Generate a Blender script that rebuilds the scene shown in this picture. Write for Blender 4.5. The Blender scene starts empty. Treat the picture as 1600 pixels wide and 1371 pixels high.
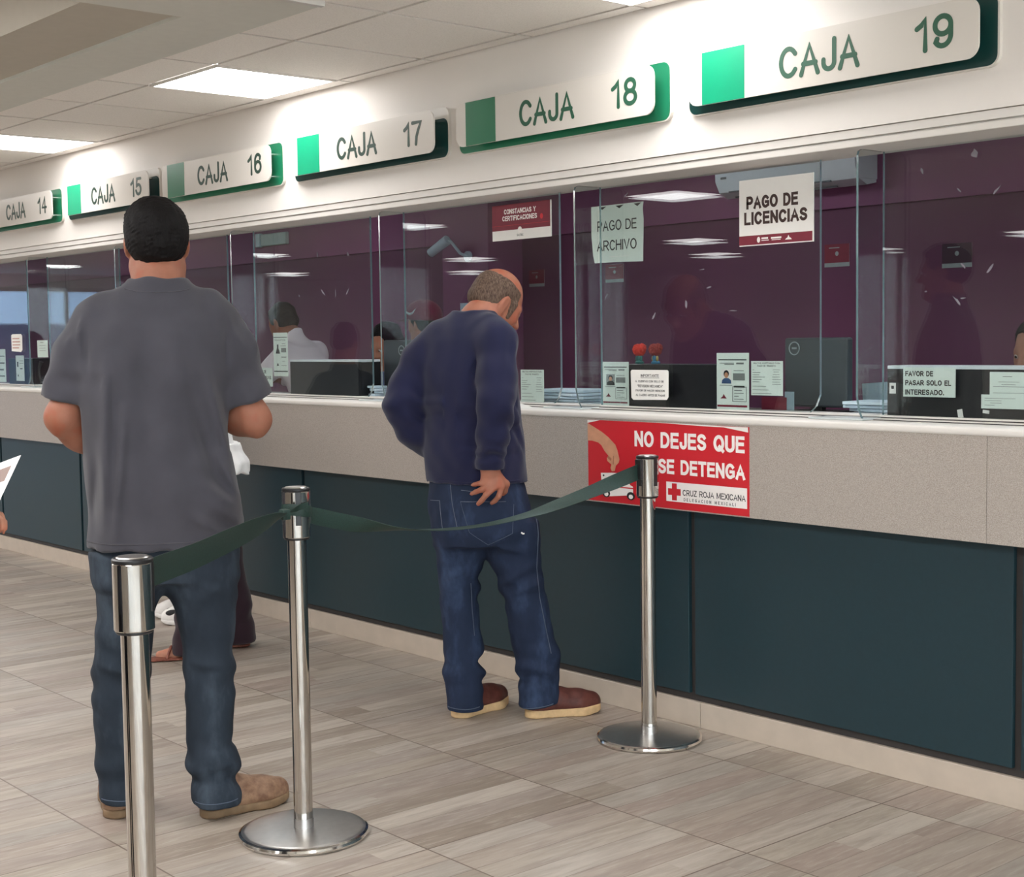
import bpy, bmesh, math, random
import numpy as np
from mathutils import Vector, Matrix
S = bpy.context.scene
COL = S.collection
PI = math.pi

# ------------------------------------------------------------------ camera
def make_camera():
    yaw, pit, rol, f = -0.860244034, -0.0679775487, 0.0139193822, 2272.80892
    c, s = math.cos, math.sin
    fwd = Vector((s(yaw)*c(pit), c(yaw)*c(pit), s(pit)))
    right = Vector((c(yaw), -s(yaw), 0.0))
    down = fwd.cross(right)
    r2 = right*c(rol) + down*s(rol)
    d2 = -right*s(rol) + down*c(rol)
    cam = bpy.data.cameras.new('camera')
    cam.sensor_fit = 'HORIZONTAL'; cam.sensor_width = 36.0
    cam.lens = f/1600.0*36.0
    cam.clip_start = 0.05; cam.clip_end = 200
    o = bpy.data.objects.new('camera', cam); COL.objects.link(o)
    m = Matrix((( r2.x, -d2.x, -fwd.x, 0.0), (r2.y, -d2.y, -fwd.y, 0.0), (r2.z, -d2.z, -fwd.z, 1.37), (0, 0, 0, 1)))
    o.matrix_world = m
    S.camera = o
make_camera()

# ------------------------------------------------------------------ world, exposure, lamp strengths
W = bpy.data.worlds.new('daylight'); S.world = W; W.use_nodes = True
W.node_tree.nodes['Background'].inputs[0].default_value = (0.86, 0.93, 1.0, 1)
W.node_tree.nodes['Background'].inputs[1].default_value = 6.0
S.view_settings.view_transform = 'Standard'; S.view_settings.look = 'None'
S.view_settings.exposure = 0.88; S.view_settings.gamma = 1.0; S.view_settings.use_curve_mapping = False
HALL_LAMP = 6.7          # radiance of the LED panels in the hall
OFFICE_LAMP = 10.0         # radiance of the LED panels in the office behind the glass
LAMP_TINT = (1.0, 0.985, 0.97, 1)

# ------------------------------------------------------------------ helpers
def srgb(r, g, b):
    f = lambda c: (c/255/12.92) if c/255 <= 0.04045 else ((c/255+0.055)/1.055)**2.4
    return (f(r), f(g), f(b), 1.0)

class NT:
    def __init__(s, name):
        s.m = bpy.data.materials.new(name); s.m.use_nodes = True
        s.t = s.m.node_tree; s.t.nodes.clear()
        s.out = s.t.nodes.new('ShaderNodeOutputMaterial')
    def n(s, typ, ins=None, **props):
        x = s.t.nodes.new(typ)
        for k, v in props.items(): setattr(x, k, v)
        for k, v in (ins or {}).items(): s.put(x, k, v)
        return x
    def put(s, node, k, v):
        inp = node.inputs[k]
        if isinstance(v, bpy.types.NodeSocket): s.t.links.new(v, inp)
        else: inp.default_value = v
    def math(s, op, a, b=0.0, c=None):
        x = s.n('ShaderNodeMath', {0: a, 1: b}, operation=op)
        if c is not None: s.put(x, 2, c)
        return x.outputs[0]
    def pos(s): return s.n('ShaderNodeNewGeometry').outputs['Position']
    def obj(s): return s.n('ShaderNodeTexCoord').outputs['Object']
    def sep(s, v):
        x = s.n('ShaderNodeSeparateXYZ', {0: v}); return x.outputs[0], x.outputs[1], x.outputs[2]
    def comb(s, a, b, c): return s.n('ShaderNodeCombineXYZ', {0: a, 1: b, 2: c}).outputs[0]
    def noise(s, vec, scale, detail=3, rough=0.5, dist=0.0):
        return s.n('ShaderNodeTexNoise', {'Vector': vec, 'Scale': scale, 'Detail': detail, 'Roughness': rough, 'Distortion': dist}).outputs[0]
    def white(s, vec): return s.n('ShaderNodeTexWhiteNoise', {0: vec}, noise_dimensions='3D').outputs[0]
    def ramp(s, fac, stops, interp='LINEAR'):
        x = s.n('ShaderNodeValToRGB', {0: fac}); r = x.color_ramp; r.interpolation = interp
        while len(r.elements) < len(stops): r.elements.new(0.5)
        for e, (p, c) in zip(r.elements, stops): e.position = p; e.color = c
        return x.outputs[0]
    def mix(s, fac, a, b, blend='MIX'):
        x = s.n('ShaderNodeMix', data_type='RGBA', blend_type=blend)
        s.put(x, 0, fac); s.put(x, 6, a); s.put(x, 7, b); return x.outputs[2]
    def scale(s, v, k):
        return s.n('ShaderNodeVectorMath', {0: v, 1: k}, operation='MULTIPLY').outputs[0]
    def bsdf(s, color, rough=0.5, metal=0.0, spec=0.5, normal=None, **kw):
        b = s.n('ShaderNodeBsdfPrincipled', {'Base Color': color, 'Roughness': rough, 'Metallic': metal, 'Specular IOR Level': spec})
        for k, v in kw.items(): s.put(b, k.replace('_', ' '), v)
        if normal is not None: s.put(b, 'Normal', normal)
        s.t.links.new(b.outputs[0], s.out.inputs[0]); return b
    def bump(s, h, strength=0.3, dist=0.01):
        return s.n('ShaderNodeBump', {'Height': h, 'Strength': strength, 'Distance': dist}).outputs[0]

MATS = {}
def plain(name, rgb, rough=0.5, metal=0.0, spec=0.5, var=0.06, nscale=25.0, bump=0.0):
    """one-colour material with a faint procedural tone variation"""
    if name in MATS: return MATS[name]
    t = NT(name); c = srgb(*rgb)
    nz = t.noise(t.obj(), nscale, 3)
    dark = tuple(x*(1-var) for x in c[:3])+(1,); lite = tuple(min(1, x*(1+var)) for x in c[:3])+(1,)
    col = t.ramp(nz, [(0.3, dark), (0.7, lite)])
    nrm = t.bump(nz, bump, 0.002) if bump else None
    t.bsdf(col, rough, metal, spec, nrm)
    MATS[name] = t.m; return t.m

class MB:
    """collects shapes and links them as one mesh object"""
    def __init__(s): s.bm = bmesh.new()
    def box(s, x0, x1, y0, y1, z0, z1, bev=0.0, seg=2, mat=None):
        b = bmesh.new(); bmesh.ops.create_cube(b, size=1)
        for v in b.verts:
            v.co = Vector(((x0+x1)/2+v.co.x*(x1-x0), (y0+y1)/2+v.co.y*(y1-y0), (z0+z1)/2+v.co.z*(z1-z0)))
        if bev: bmesh.ops.bevel(b, geom=b.edges[:], offset=bev, segments=seg, affect='EDGES', profile=0.5)
        s.merge(b, mat); return s
    def merge(s, b, mat=None):
        if mat is not None: bmesh.ops.transform(b, matrix=mat, verts=b.verts)
        me = bpy.data.meshes.new('t'); b.to_mesh(me); b.free(); s.bm.from_mesh(me); bpy.data.meshes.remove(me)
    def cyl(s, a, b_, r0, r1=None, seg=32, bev=0.0):
        a = Vector(a); b_ = Vector(b_); d = b_-a
        b = bmesh.new()
        bmesh.ops.create_cone(b, cap_ends=True, segments=seg, radius1=r0, radius2=r0 if r1 is None else r1, depth=d.length)
        if bev:
            es = [e for e in b.edges if len(e.link_faces) == 2 and any(len(f.verts) > 4 for f in e.link_faces)]
            bmesh.ops.bevel(b, geom=es, offset=bev, segments=2, affect='EDGES', profile=0.5)
        m = Matrix.Translation((a+b_)/2) @ d.to_track_quat('Z', 'Y').to_matrix().to_4x4()
        s.merge(b, m); return s
    def ball(s, c, r, seg=20, mat=None):
        b = bmesh.new(); bmesh.ops.create_uvsphere(b, u_segments=seg, v_segments=seg//2+2, radius=1)
        r = (r, r, r) if isinstance(r, (int, float)) else r
        m = Matrix.Translation(Vector(c)) @ (mat or Matrix()) @ Matrix.Diagonal((r[0], r[1], r[2], 1))
        s.merge(b, m); return s
    def lathe(s, prof, c=(0, 0, 0), seg=48):
        n = len(prof); vs = []
        for i in range(seg):
            a = 2*PI*i/seg
            for r, z in prof: vs.append(s.bm.verts.new((c[0]+r*math.cos(a), c[1]+r*math.sin(a), c[2]+z)))
        for i in range(seg):
            j = (i+1) % seg
            for k in range(n-1):
                try: s.bm.faces.new((vs[i*n+k], vs[j*n+k], vs[j*n+k+1], vs[i*n+k+1]))
                except Exception: pass
        bmesh.ops.remove_doubles(s.bm, verts=s.bm.verts[:], dist=1e-6); return s
    def prism(s, pts, y0, y1):
        """outline (x, z) extruded from y0 to y1"""
        a = [s.bm.verts.new((x, y0, z)) for x, z in pts]; b = [s.bm.verts.new((x, y1, z)) for x, z in pts]
        n = len(pts)
        s.bm.faces.new(a); s.bm.faces.new(list(reversed(b)))
        for i in range(n): s.bm.faces.new((a[i], b[i], b[(i+1) % n], a[(i+1) % n]))
        return s
    def tube(s, pts, r, seg=8):
        pts = [Vector(p) for p in pts]; rings = []
        for i, p in enumerate(pts):
            t = (pts[min(i+1, len(pts)-1)]-pts[max(i-1, 0)]).normalized()
            u = t.orthogonal().normalized() if i == 0 else (rings_u - t*rings_u.dot(t)).normalized()
            rings_u = u; w = t.cross(u); rr = r[i] if isinstance(r, (list, tuple)) else r
            rings.append([s.bm.verts.new(p+(u*math.cos(2*PI*k/seg)+w*math.sin(2*PI*k/seg))*rr) for k in range(seg)])
        for a, b in zip(rings, rings[1:]):
            for k in range(seg): s.bm.faces.new((a[k], a[(k+1) % seg], b[(k+1) % seg], b[k]))
        s.bm.faces.new(list(reversed(rings[0]))); s.bm.faces.new(rings[-1]); return s
    def build(s, name, mat, parent=None, smooth=False, angle=35):
        bmesh.ops.recalc_face_normals(s.bm, faces=s.bm.faces[:])
        me = bpy.data.meshes.new(name); s.bm.to_mesh(me); s.bm.free()
        return link(name, me, mat, parent, smooth, angle)

def link(name, me, mat, parent=None, smooth=False, angle=35):
    if smooth:
        me.polygons.foreach_set('use_smooth', [True]*len(me.polygons))
        if angle < 180:
            try: me.set_sharp_from_angle(angle=math.radians(angle))
            except Exception: pass
    if mat is not None: me.materials.append(mat)
    o = bpy.data.objects.new(name, me); COL.objects.link(o)
    if parent is not None: o.parent = parent
    return o

def tag(o, label=None, cat=None, group=None, kind=None):
    if label: o['label'] = label
    if cat: o['category'] = cat
    if group: o['group'] = group
    if kind: o['kind'] = kind
    return o
def thing(name, label, cat, loc=(0, 0, 0), rz=0.0, group=None, kind=None):
    o = bpy.data.objects.new(name, None); COL.objects.link(o); o.empty_display_size = 0.1
    o.location = loc; o.rotation_euler = (0, 0, rz)
    return tag(o, label, cat, group, kind)
def struct(o, label=None):
    o['kind'] = 'structure'
    if label: o['label'] = label
    return o
def rrect(x0, x1, z0, z1, r, n=6):
    pts = []
    for cx, cz, a0 in ((x1-r, z1-r, 0), (x0+r, z1-r, 90), (x0+r, z0+r, 180), (x1-r, z0+r, 270)):
        for i in range(n+1):
            a = math.radians(a0+90*i/n); pts.append((cx+r*math.cos(a), cz+r*math.sin(a)))
    return pts

def text_bm(mb, body, x0, x1, z0, z1, y, bold=0.0, depth=0.0006, align=None, height_only=False, slant=0.0):
    """lettering in the plane y facing -y, fitted to the box x0..x1, z0..z1"""
    cu = bpy.data.curves.new('t', 'FONT'); cu.body = body; cu.size = 1.0; cu.offset = bold; cu.shear = slant
    cu.resolution_u = 4
    ob = bpy.data.objects.new('t', cu); COL.objects.link(ob)
    dg = bpy.context.evaluated_depsgraph_get()
    me = bpy.data.meshes.new_from_object(ob.evaluated_get(dg))
    bpy.data.objects.remove(ob); bpy.data.curves.remove(cu)
    n = len(me.vertices)
    if not n: return
    co = np.empty(n*3); me.vertices.foreach_get('co', co); co = co.reshape(-1, 3)
    mn = co.min(0); mx = co.max(0); sp = np.maximum(mx-mn, 1e-6)
    out = np.empty_like(co)
    out[:, 0] = x0+(co[:, 0]-mn[0])/sp[0]*(x1-x0)
    out[:, 2] = z0+(co[:, 1]-mn[1])/sp[1]*(z1-z0)
    out[:, 1] = y
    me.vertices.foreach_set('co', out.ravel()); me.update()
    b = bmesh.new(); b.from_mesh(me); bpy.data.meshes.remove(me)
    if depth:
        r = bmesh.ops.extrude_face_region(b, geom=b.faces[:])
        vs = [g for g in r['geom'] if isinstance(g, bmesh.types.BMVert)]
        bmesh.ops.translate(b, verts=vs, vec=(0, -depth, 0))
    mb.merge(b)
# ------------------------------------------------------------------ setting: materials
def mat_floor():
    t = NT('wood_look_tile'); x, y, z = t.sep(t.pos())
    T = 0.604
    gx = t.math('DIVIDE', t.math('ADD', x, 3.675), T); gy = t.math('DIVIDE', t.math('SUBTRACT', y, 1.717), T)
    tx = t.math('FLOOR', gx); ty = t.math('FLOOR', gy)
    fx = t.math('FRACT', gx); fy = t.math('FRACT', gy)
    px = t.math('MULTIPLY', fx, 6.0); pi_ = t.math('FLOOR', px); pf = t.math('FRACT', px)
    # each plank in the tile is cut once at its own place
    k = t.white(t.comb(tx, ty, pi_))
    cut = t.math('ADD', t.math('MULTIPLY', k, 0.7), 0.15)
    half = t.math('MULTIPLY', t.math('GREATER_THAN', fy, cut), t.math('GREATER_THAN', t.white(t.comb(ty, pi_, tx)), 0.6))
    idv = t.comb(t.math('ADD', t.math('MULTIPLY', tx, 6.0), pi_), ty, t.math('ADD', half, 3.3))
    r1 = t.white(idv)
    base = t.ramp(r1, [(0.0, srgb(140, 127, 115)), (0.2, srgb(168, 158, 145)), (0.42, srgb(156, 141, 131)), (0.6, srgb(154, 146, 137)), (0.8, srgb(180, 170, 158)), (1.0, srgb(147, 135, 124))])
    off = t.math('MULTIPLY', r1, 37.0)
    v1 = t.comb(t.math('ADD', t.math('MULTIPLY', x, 26.0), off), t.math('MULTIPLY', y, 3.0), off)
    n1 = t.noise(v1, 1.0, 5, 0.62, 0.6)
    v2 = t.comb(t.math('MULTIPLY', x, 90.0), t.math('ADD', t.math('MULTIPLY', y, 9.0), off), off)
    n2 = t.noise(v2, 1.0, 4, 0.6, 0.3)
    col = t.mix(t.math('MULTIPLY', t.ramp(n1, [(0.42, (0, 0, 0, 1)), (0.72, (1, 1, 1, 1))]), 0.55), base, srgb(121, 107, 97))
    col = t.mix(t.math('MULTIPLY', t.ramp(n2, [(0.52, (0, 0, 0, 1)), (0.75, (1, 1, 1, 1))]), 0.5), col, srgb(188, 180, 169))
    col = t.mix(t.math('MULTIPLY', t.ramp(n2, [(0.22, (1, 1, 1, 1)), (0.42, (0, 0, 0, 1))]), 0.35), col, srgb(112, 99, 88))
    def line(f, w):   # 1 near 0 or 1 of f
        d = t.math('MINIMUM', f, t.math('SUBTRACT', 1.0, f)); return t.math('LESS_THAN', d, w)
    pl = t.math('MULTIPLY', line(pf, 0.012), 0.75)
    cl = t.math('MULTIPLY', t.math('LESS_THAN', t.math('ABSOLUTE', t.math('SUBTRACT', fy, cut)), 0.0012), t.math('MULTIPLY', half, 0.3))
    gr = t.math('MAXIMUM', line(fx, 0.0042), line(fy, 0.0042))
    col = t.mix(t.math('MAXIMUM', pl, cl), col, srgb(103, 90, 79))
    col = t.mix(gr, col, srgb(107, 93, 82))
    rough = t.math('ADD', t.math('MULTIPLY', n1, 0.15), 0.33)
    nrm = t.bump(t.math('SUBTRACT', t.math('MULTIPLY', n2, 0.2), gr), 0.15, 0.002)
    t.bsdf(col, rough, 0, 0.45, nrm); return t.m

def mat_speckle():
    t = NT('speckled_laminate'); p = t.pos()
    n1 = t.noise(p, 420, 2, 0.6); n2 = t.noise(p, 140, 3, 0.6); n3 = t.noise(p, 1.5, 2)
    col = t.ramp(n1, [(0.32, srgb(143, 134, 126)), (0.5, srgb(174, 165, 157)), (0.68, srgb(196, 188, 180))])
    col = t.mix(t.math('MULTIPLY', n2, 0.35), col, srgb(150, 138, 128))
    t.bsdf(col, 0.42, 0, 0.4); return t.m

def mat_ceiling():
    t = NT('ceiling_tile'); p = t.pos()
    n = t.noise(p, 180, 3, 0.7); n2 = t.noise(p, 1.1, 2)
    col = t.ramp(n, [(0.3, srgb(232, 228, 223)), (0.55, srgb(246, 242, 237))])
    col = t.mix(t.math('MULTIPLY', n2, 0.12), col, srgb(190, 180, 168))
    t.bsdf(col, 0.9, 0, 0.2, t.bump(n, 0.15, 0.001)); return t.m

def mat_emit(name, strength, tint):
    t = NT(name)
    e = t.n('ShaderNodeEmission', {0: tint, 1: strength}); t.t.links.new(e.outputs[0], t.out.inputs[0]); return t.m

def mat_glass():
    t = NT('clear_glass')
    geo = t.n('ShaderNodeNewGeometry')
    c = t.math('ABSOLUTE', t.n('ShaderNodeVectorMath', {0: geo.outputs['Incoming'], 1: geo.outputs['Normal']}, operation='DOT_PRODUCT').outputs['Value'])
    fr = t.math('MULTIPLY_ADD', t.math('POWER', t.math('SUBTRACT', 1.0, c), 5.0), 0.96, 0.04)
    tr = t.n('ShaderNodeBsdfTransparent', {0: (0.90, 0.925, 0.925, 1)}).outputs[0]
    gl = t.n('ShaderNodeBsdfAnisotropic', {'Roughness': 0.0, 'Color': (1, 1, 1, 1)}).outputs[0]
    mx = t.n('ShaderNodeMixShader', {0: fr, 1: tr, 2: gl})
    t.t.links.new(mx.outputs[0], t.out.inputs[0]); return t.m
def mat_glass_edge():
    t = NT('glass_edge')
    t.bsdf(srgb(120, 150, 155), 0.1, 0, 0.6, Transmission_Weight=0.45); return t.m

M_FLOOR = mat_floor(); M_LAM = mat_speckle(); M_CEIL = mat_ceiling()
M_GLASS = mat_glass(); M_GEDGE = mat_glass_edge(); M_FOOT = None
M_PAINT = plain('cream_wall_paint', (236, 230, 224), 0.6, var=0.015, nscale=3)
M_GRID_SHADE = plain('ceiling_gap_shade', (70, 62, 55), 0.6)  # dark tone stands in for shade in the tile gaps
M_LAMP = mat_emit('led_panel_glow', HALL_LAMP, LAMP_TINT)
M_LAMP2 = mat_emit('office_panel_glow', OFFICE_LAMP, (0.86, 0.93, 1.0, 1))
M_WHITE_METAL = plain('white_aluminium', (222, 217, 211), 0.5, var=0.005)
M_ALU = plain('brushed_aluminium', (205, 202, 198), 0.35, metal=0.3, var=0.03)
M_BLACK = plain('black_plastic', (26, 26, 28), 0.4, var=0.1)
M_BLACKTRIM = plain('dark_grey_trim', (52, 48, 47), 0.6, var=0.08)
M_TEAL = plain('dark_teal_laminate', (24, 50, 58), 0.42, var=0.05, nscale=60)
M_BASE = plain('beige_stone_tile', (192, 178, 163), 0.45, var=0.05, nscale=14)
M_PLUM = plain('plum_wall_paint', (128, 66, 104), 0.6, var=0.05, nscale=2)
M_PLUM2 = plain('maroon_wall_paint', (98, 46, 76), 0.6, var=0.05, nscale=2)
M_OFFCEIL = plain('office_ceiling', (150, 140, 146), 0.8, var=0.03)
M_OFFFLOOR = plain('office_floor', (120, 108, 100), 0.5, var=0.05)
M_SOFFIT = plain('grey_soffit_paint', (214, 215, 208), 0.75, var=0.02)
M_SOFFIT2 = plain('taupe_soffit_board', (190, 184, 172), 0.8, var=0.02)

# ------------------------------------------------------------------ setting: hall shell
XL, XR, YB, YF, ZC = -22.5, 5.0, -11.0, 3.766, 2.515
struct(MB().box(XL, XR, YB, YF+0.04, -0.05, 0).build('floor', M_FLOOR), 'wood-look tiled floor of the hall')
struct(MB().box(XL-0.1, XR+0.1, YB-0.1, YB, 0, 2.75).build('wall_rear', M_PAINT), 'cream wall behind the hall')
wr_ = MB().box(XR, XR+0.1, YB, -9.0, 0, 2.75).box(XR, XR+0.1, 2.6, 8.0, 0, 2.75).box(XR, XR+0.1, -9.0, 2.6, 0, 0.35).box(XR, XR+0.1, -9.0, 2.6, 2.4, 2.75)
struct(wr_.build('wall_right', M_PAINT), 'cream wall right of the camera with an added window opening')
wf = struct(thing('window_20', 'unseen window added in the right end wall to bring in daylight', None, (XR+0.05, -3.2, 0.35)))  # unseen window, added to lift the light on ceiling and fascia
f = MB()
for k in range(9): f.box(-0.03, 0.03, -5.8+1.45*k-0.03, -5.8+1.45*k+0.03, 0, 2.05)
f.box(-0.03, 0.03, -5.8, 5.8, 0, 0.06).box(-0.03, 0.03, -5.8, 5.8, 1.99, 2.05)
f.build('window_frame', M_WHITE_METAL, wf)
MB().box(-0.005, 0.005, -5.8, 5.8, 0.06, 1.99).build('window_pane', M_GLASS, wf)
# left end wall with the glazed entrance
wl = MB()
wl.box(XL-0.1, XL, YB, -3.6, 0, 2.75); wl.box(XL-0.1, XL, 1.0, 8.0, 0, 2.75); wl.box(XL-0.1, XL, -3.6, 1.0, 2.3, 2.75)
struct(wl.build('wall_left', M_PAINT), 'cream wall at the left end of the hall')
wd = struct(thing('window_1', 'glazed entrance in the left end wall', None, (XL-0.05, -1.3, 0)))
f = MB()
for y in (-2.28, -0.8, 0.75, 2.28): f.box(-0.03, 0.03, y-0.03, y+0.03, 0, 2.3)
f.box(-0.03, 0.03, -2.3, 2.3, 2.24, 2.3); f.box(-0.03, 0.03, -2.3, 2.3, 0, 0.06)
f.build('window_frame', M_ALU, wd)
tg = NT('tinted_glass'); q_ = tg.n('ShaderNodeMixShader', {0: 0.08, 1: tg.n('ShaderNodeBsdfTransparent', {0: (0.36, 0.43, 0.50, 1)}).outputs[0], 2: tg.n('ShaderNodeBsdfAnisotropic', {'Roughness': 0.0}).outputs[0]}); tg.t.links.new(q_.outputs[0], tg.out.inputs[0])
MB().box(-0.006, 0.006, -2.27, 2.27, 0.06, 2.24).build('window_pane', tg.m, wd)
struct(MB().box(-46, -45, -30, 30, -0.1, 2.1).build('wall_outside', plain('dull_blue_render', (84, 96, 112), 0.8)), 'low building across the street outside the entrance')
struct(MB().box(XR+0.1, XR+30, -30, 30, -0.1, -0.02).build('ground_right', plain('pavement', (205, 200, 190), 0.9)), 'pale pavement outside the added window, bouncing daylight up to the ceiling')  # unseen ground, kept pale to throw daylight up at the ceiling
struct(MB().box(XL-30, XL-0.1, -30, 30, -0.1, -0.02).build('ground', plain('pavement', (205, 200, 190), 0.9)), 'pavement outside the entrance')

# suspended ceiling: tiles in a recessed grid, with holes where the lamps sit
GX0, GY0, GP, GPY = -5.39, 3.66, 0.6, 0.605
LAMPS = []       # (x of right edge, y of front edge) on the grid
near = [round(-5.39+2.42*k, 3) for k in range(-6, 4)]
def on_grid(x, y): return (GX0+GP*round((x-GX0)/GP), GY0-GPY*round((GY0-y)/GPY))
lamp_cells = set()
for x in near: lamp_cells.add((round((x-GX0)/GP), 0))
for x, y in ((-7.66, -0.83), (-11.5, -0.83), (-16.1, -1.7), (-19.6, -0.83), (-3.9, -0.83), (0.0, -0.83), (3.4, -0.83),
             (-15.6, -5.0), (-20.5, -5.0), (-11.2, -5.0), *[(-18.0+1.2*k, 0.9) for k in range(18)], *[(-17.4+1.2*k, 0.9) for k in range(18)], (-6.6, -5.0), (-2.0, -5.0), (2.2, -5.0),  # dense starred rows, and panels outside the reflections, are unseen added fill
             (-18.6, -7.4), (-13.2, -7.4), (-8.4, -7.4), (-3.6, -7.4), (-11.1, -8.6)):
    lamp_cells.add((round((x-GX0)/GP), round((GY0-y)/GPY)))
tiles = MB()
i0, i1 = int((XL-GX0)/GP)-1, int((XR-GX0)/GP)+2
j1 = int((GY0-YB)/GPY)+1
g = 0.009
def tile_face(b, x0, x1, y0, y1, z0, z1):
    vs = [b.verts.new(p) for p in ((x0, y0, z0), (x1, y0, z0), (x1, y1, z0), (x0, y1, z0), (x0, y0, z1), (x1, y0, z1), (x1, y1, z1), (x0, y1, z1))]
    for q in ((0, 1, 2, 3), (0, 4, 5, 1), (1, 5, 6, 2), (2, 6, 7, 3), (3, 7, 4, 0)): b.faces.new([vs[k] for k in q])
for i in range(i0, i1):
    for j in range(-1, j1):
        if (i, j) in lamp_cells: continue
        xa, xb = GX0+GP*(i-1), GX0+GP*i
        ya, yb = GY0-GPY*(j+1), GY0-GPY*j
        if j == -1: ya, yb = GY0, 3.742
        xa = max(xa, XL); xb = min(xb, XR); ya = max(ya, YB)
        if xb-xa < 0.02 or yb-ya < 0.02: continue
        tile_face(tiles.bm, xa+g, xb-g, ya+g, yb-g, ZC, ZC+0.02)
struct(tiles.build('ceiling', M_CEIL), 'suspended ceiling of square tiles')
struct(MB().box(XL, XR, YB, 3.8, ZC+0.012, ZC+0.02).build('trim_1', M_GRID_SHADE), 'grid darkened to stand in for shade between the ceiling tiles')

def ceiling_lamp(i, j, label, group):
    xb, yb = GX0+GP*i, GY0-GPY*j
    t = thing('ceiling_light', label, 'ceiling light', (xb-GP/2, yb-GPY/2, ZC-0.004), 0, group)
    f = MB(); h = GP/2-0.004; w = 0.012
    f.box(-h, h, -h, -h+w, -0.002, 0.008); f.box(-h, h, h-w, h, -0.002, 0.008)
    f.box(-h, -h+w, -h+w, h-w, -0.002, 0.008); f.box(h-w, h, -h+w, h-w, -0.002, 0.008)
    f.build('frame', M_WHITE_METAL, t)
    MB().box(-h+w, h-w, -h+w, h-w, 0.0, 0.004).build('diffuser', M_LAMP, t)
    return t
for (i, j) in sorted(lamp_cells):
    x = GX0+GP*i
    if j == 0:
        if abs(x+5.39) < .1: ceiling_lamp(i, j, 'bright square ceiling light panel above the signs for windows 16 and 17', None)
        elif abs(x+7.81) < .1: ceiling_lamp(i, j, 'bright square ceiling light panel cut by the left edge of the photo', None)
        else: ceiling_lamp(i, j, 'square ceiling light panel of the row along the counter, out of direct view', 'light panels along the counter')
    else: ceiling_lamp(i, j, 'square ceiling light panel over the hall, one of the reflected and added unseen fill panels', 'light panels over the rear of the hall')

# dropped soffit, upper left of the view
so = struct(thing('trim_2', 'grey dropped soffit hanging below the ceiling', None, (-3.44, 2.05, 2.3)))
MB().box(-14, 0, 0.0, 0.24, 0, 0.215).box(-0.36, 0, -0.9, 0.0, 0, 0.215).build('beam', M_SOFFIT, so)
MB().box(-14, -0.36, -0.28, 0.0, 0.012, 0.215).build('panel', M_SOFFIT2, so)
MB().box(0.0, 0.02, -0.13, 0.235, -0.006, 0.03).build('edge_strip', M_ALU, so)

# fascia above the teller windows, window head and sill
struct(MB().box(XL, XR, 3.74, 3.86, 2.0, 2.72).build('wall_front', M_PAINT), 'cream fascia above the teller windows')
hd = MB()
hd.box(XL, XR, 3.745, 3.86, 1.972, 1.9975); hd.box(XL, XR, 3.75, 3.97, 1.945, 1.968, 0.003); hd.box(XL, XR, 3.76, 3.97, 1.962, 1.98)
struct(hd.build('trim_3', M_WHITE_METAL), 'white aluminium head rail of the teller windows')

# counter
ct = thing('service_counter', 'long teller counter with speckled grey apron and dark teal panels', 'counter', (-3.4, 3.77, 0))
a = MB(); seams = [-2.243+2.46*k for k in range(-9, 3)]
xs = [XL+3.4]+[s+3.4 for s in seams if XL < s < XR]+[XR+3.4]
for x0, x1 in zip(xs, xs[1:]): a.box(x0+0.0008, x1-0.0008, -0.06, -0.02, 0.77, 1.078)
a.build('apron', M_LAM, ct)
MB().box(XL+3.4, XR+3.4, -0.02, 0.2, 0.77, 0.80).build('underside_board', M_BLACKTRIM, ct)
MB().box(XL+3.4, XR+3.4, -0.064, 0.09, 1.077, 1.1, 0.007, 3).build('countertop', M_WHITE_METAL, ct, True)
MB().box(XL+3.4, XR+3.4, 0.0905, 0.143, 1.085, 1.104, 0.002).box(XL+3.4, XR+3.4, 0.148, 0.24, 1.085, 1.112, 0.002).build('sill_rail', M_WHITE_METAL, ct)
MB().box(XL+3.4, XR+3.4, 0.143, 0.148, 1.09, 1.107).box(XL+3.4, XR+3.4, 0.0885, 0.0915, 1.09, 1.1025).build('gasket', M_BLACKTRIM, ct)
MB().box(XL+3.4, XR+3.4, 0.012, 0.05, 0.09, 0.775).build('carcass', M_BLACKTRIM, ct)
PS = [-2.175+1.2472*k for k in range(-16, 6)]
for s0 in PS:
    if s0+1.25 < XL+.1 or s0 > XR-.1: continue
    MB().box(s0+3.4+0.014, s0+1.2472+3.4-0.014, -0.004, 0.015, 0.116, 0.77, 0.002).build('front_panel', M_TEAL, ct)
b = MB(); bs = [-3.386+2.495*k for k in range(-8, 4)]; xs = [XL]+[s for s in bs if XL < s < XR]+[XR]
for x0, x1 in zip(xs, xs[1:]): b.box(x0+0.0012, x1-0.0012, 3.766, 3.79, 0, 0.09, 0.0015, 1)
struct(b.build('baseboard_front', M_BASE), 'beige stone skirting below the counter')

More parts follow.
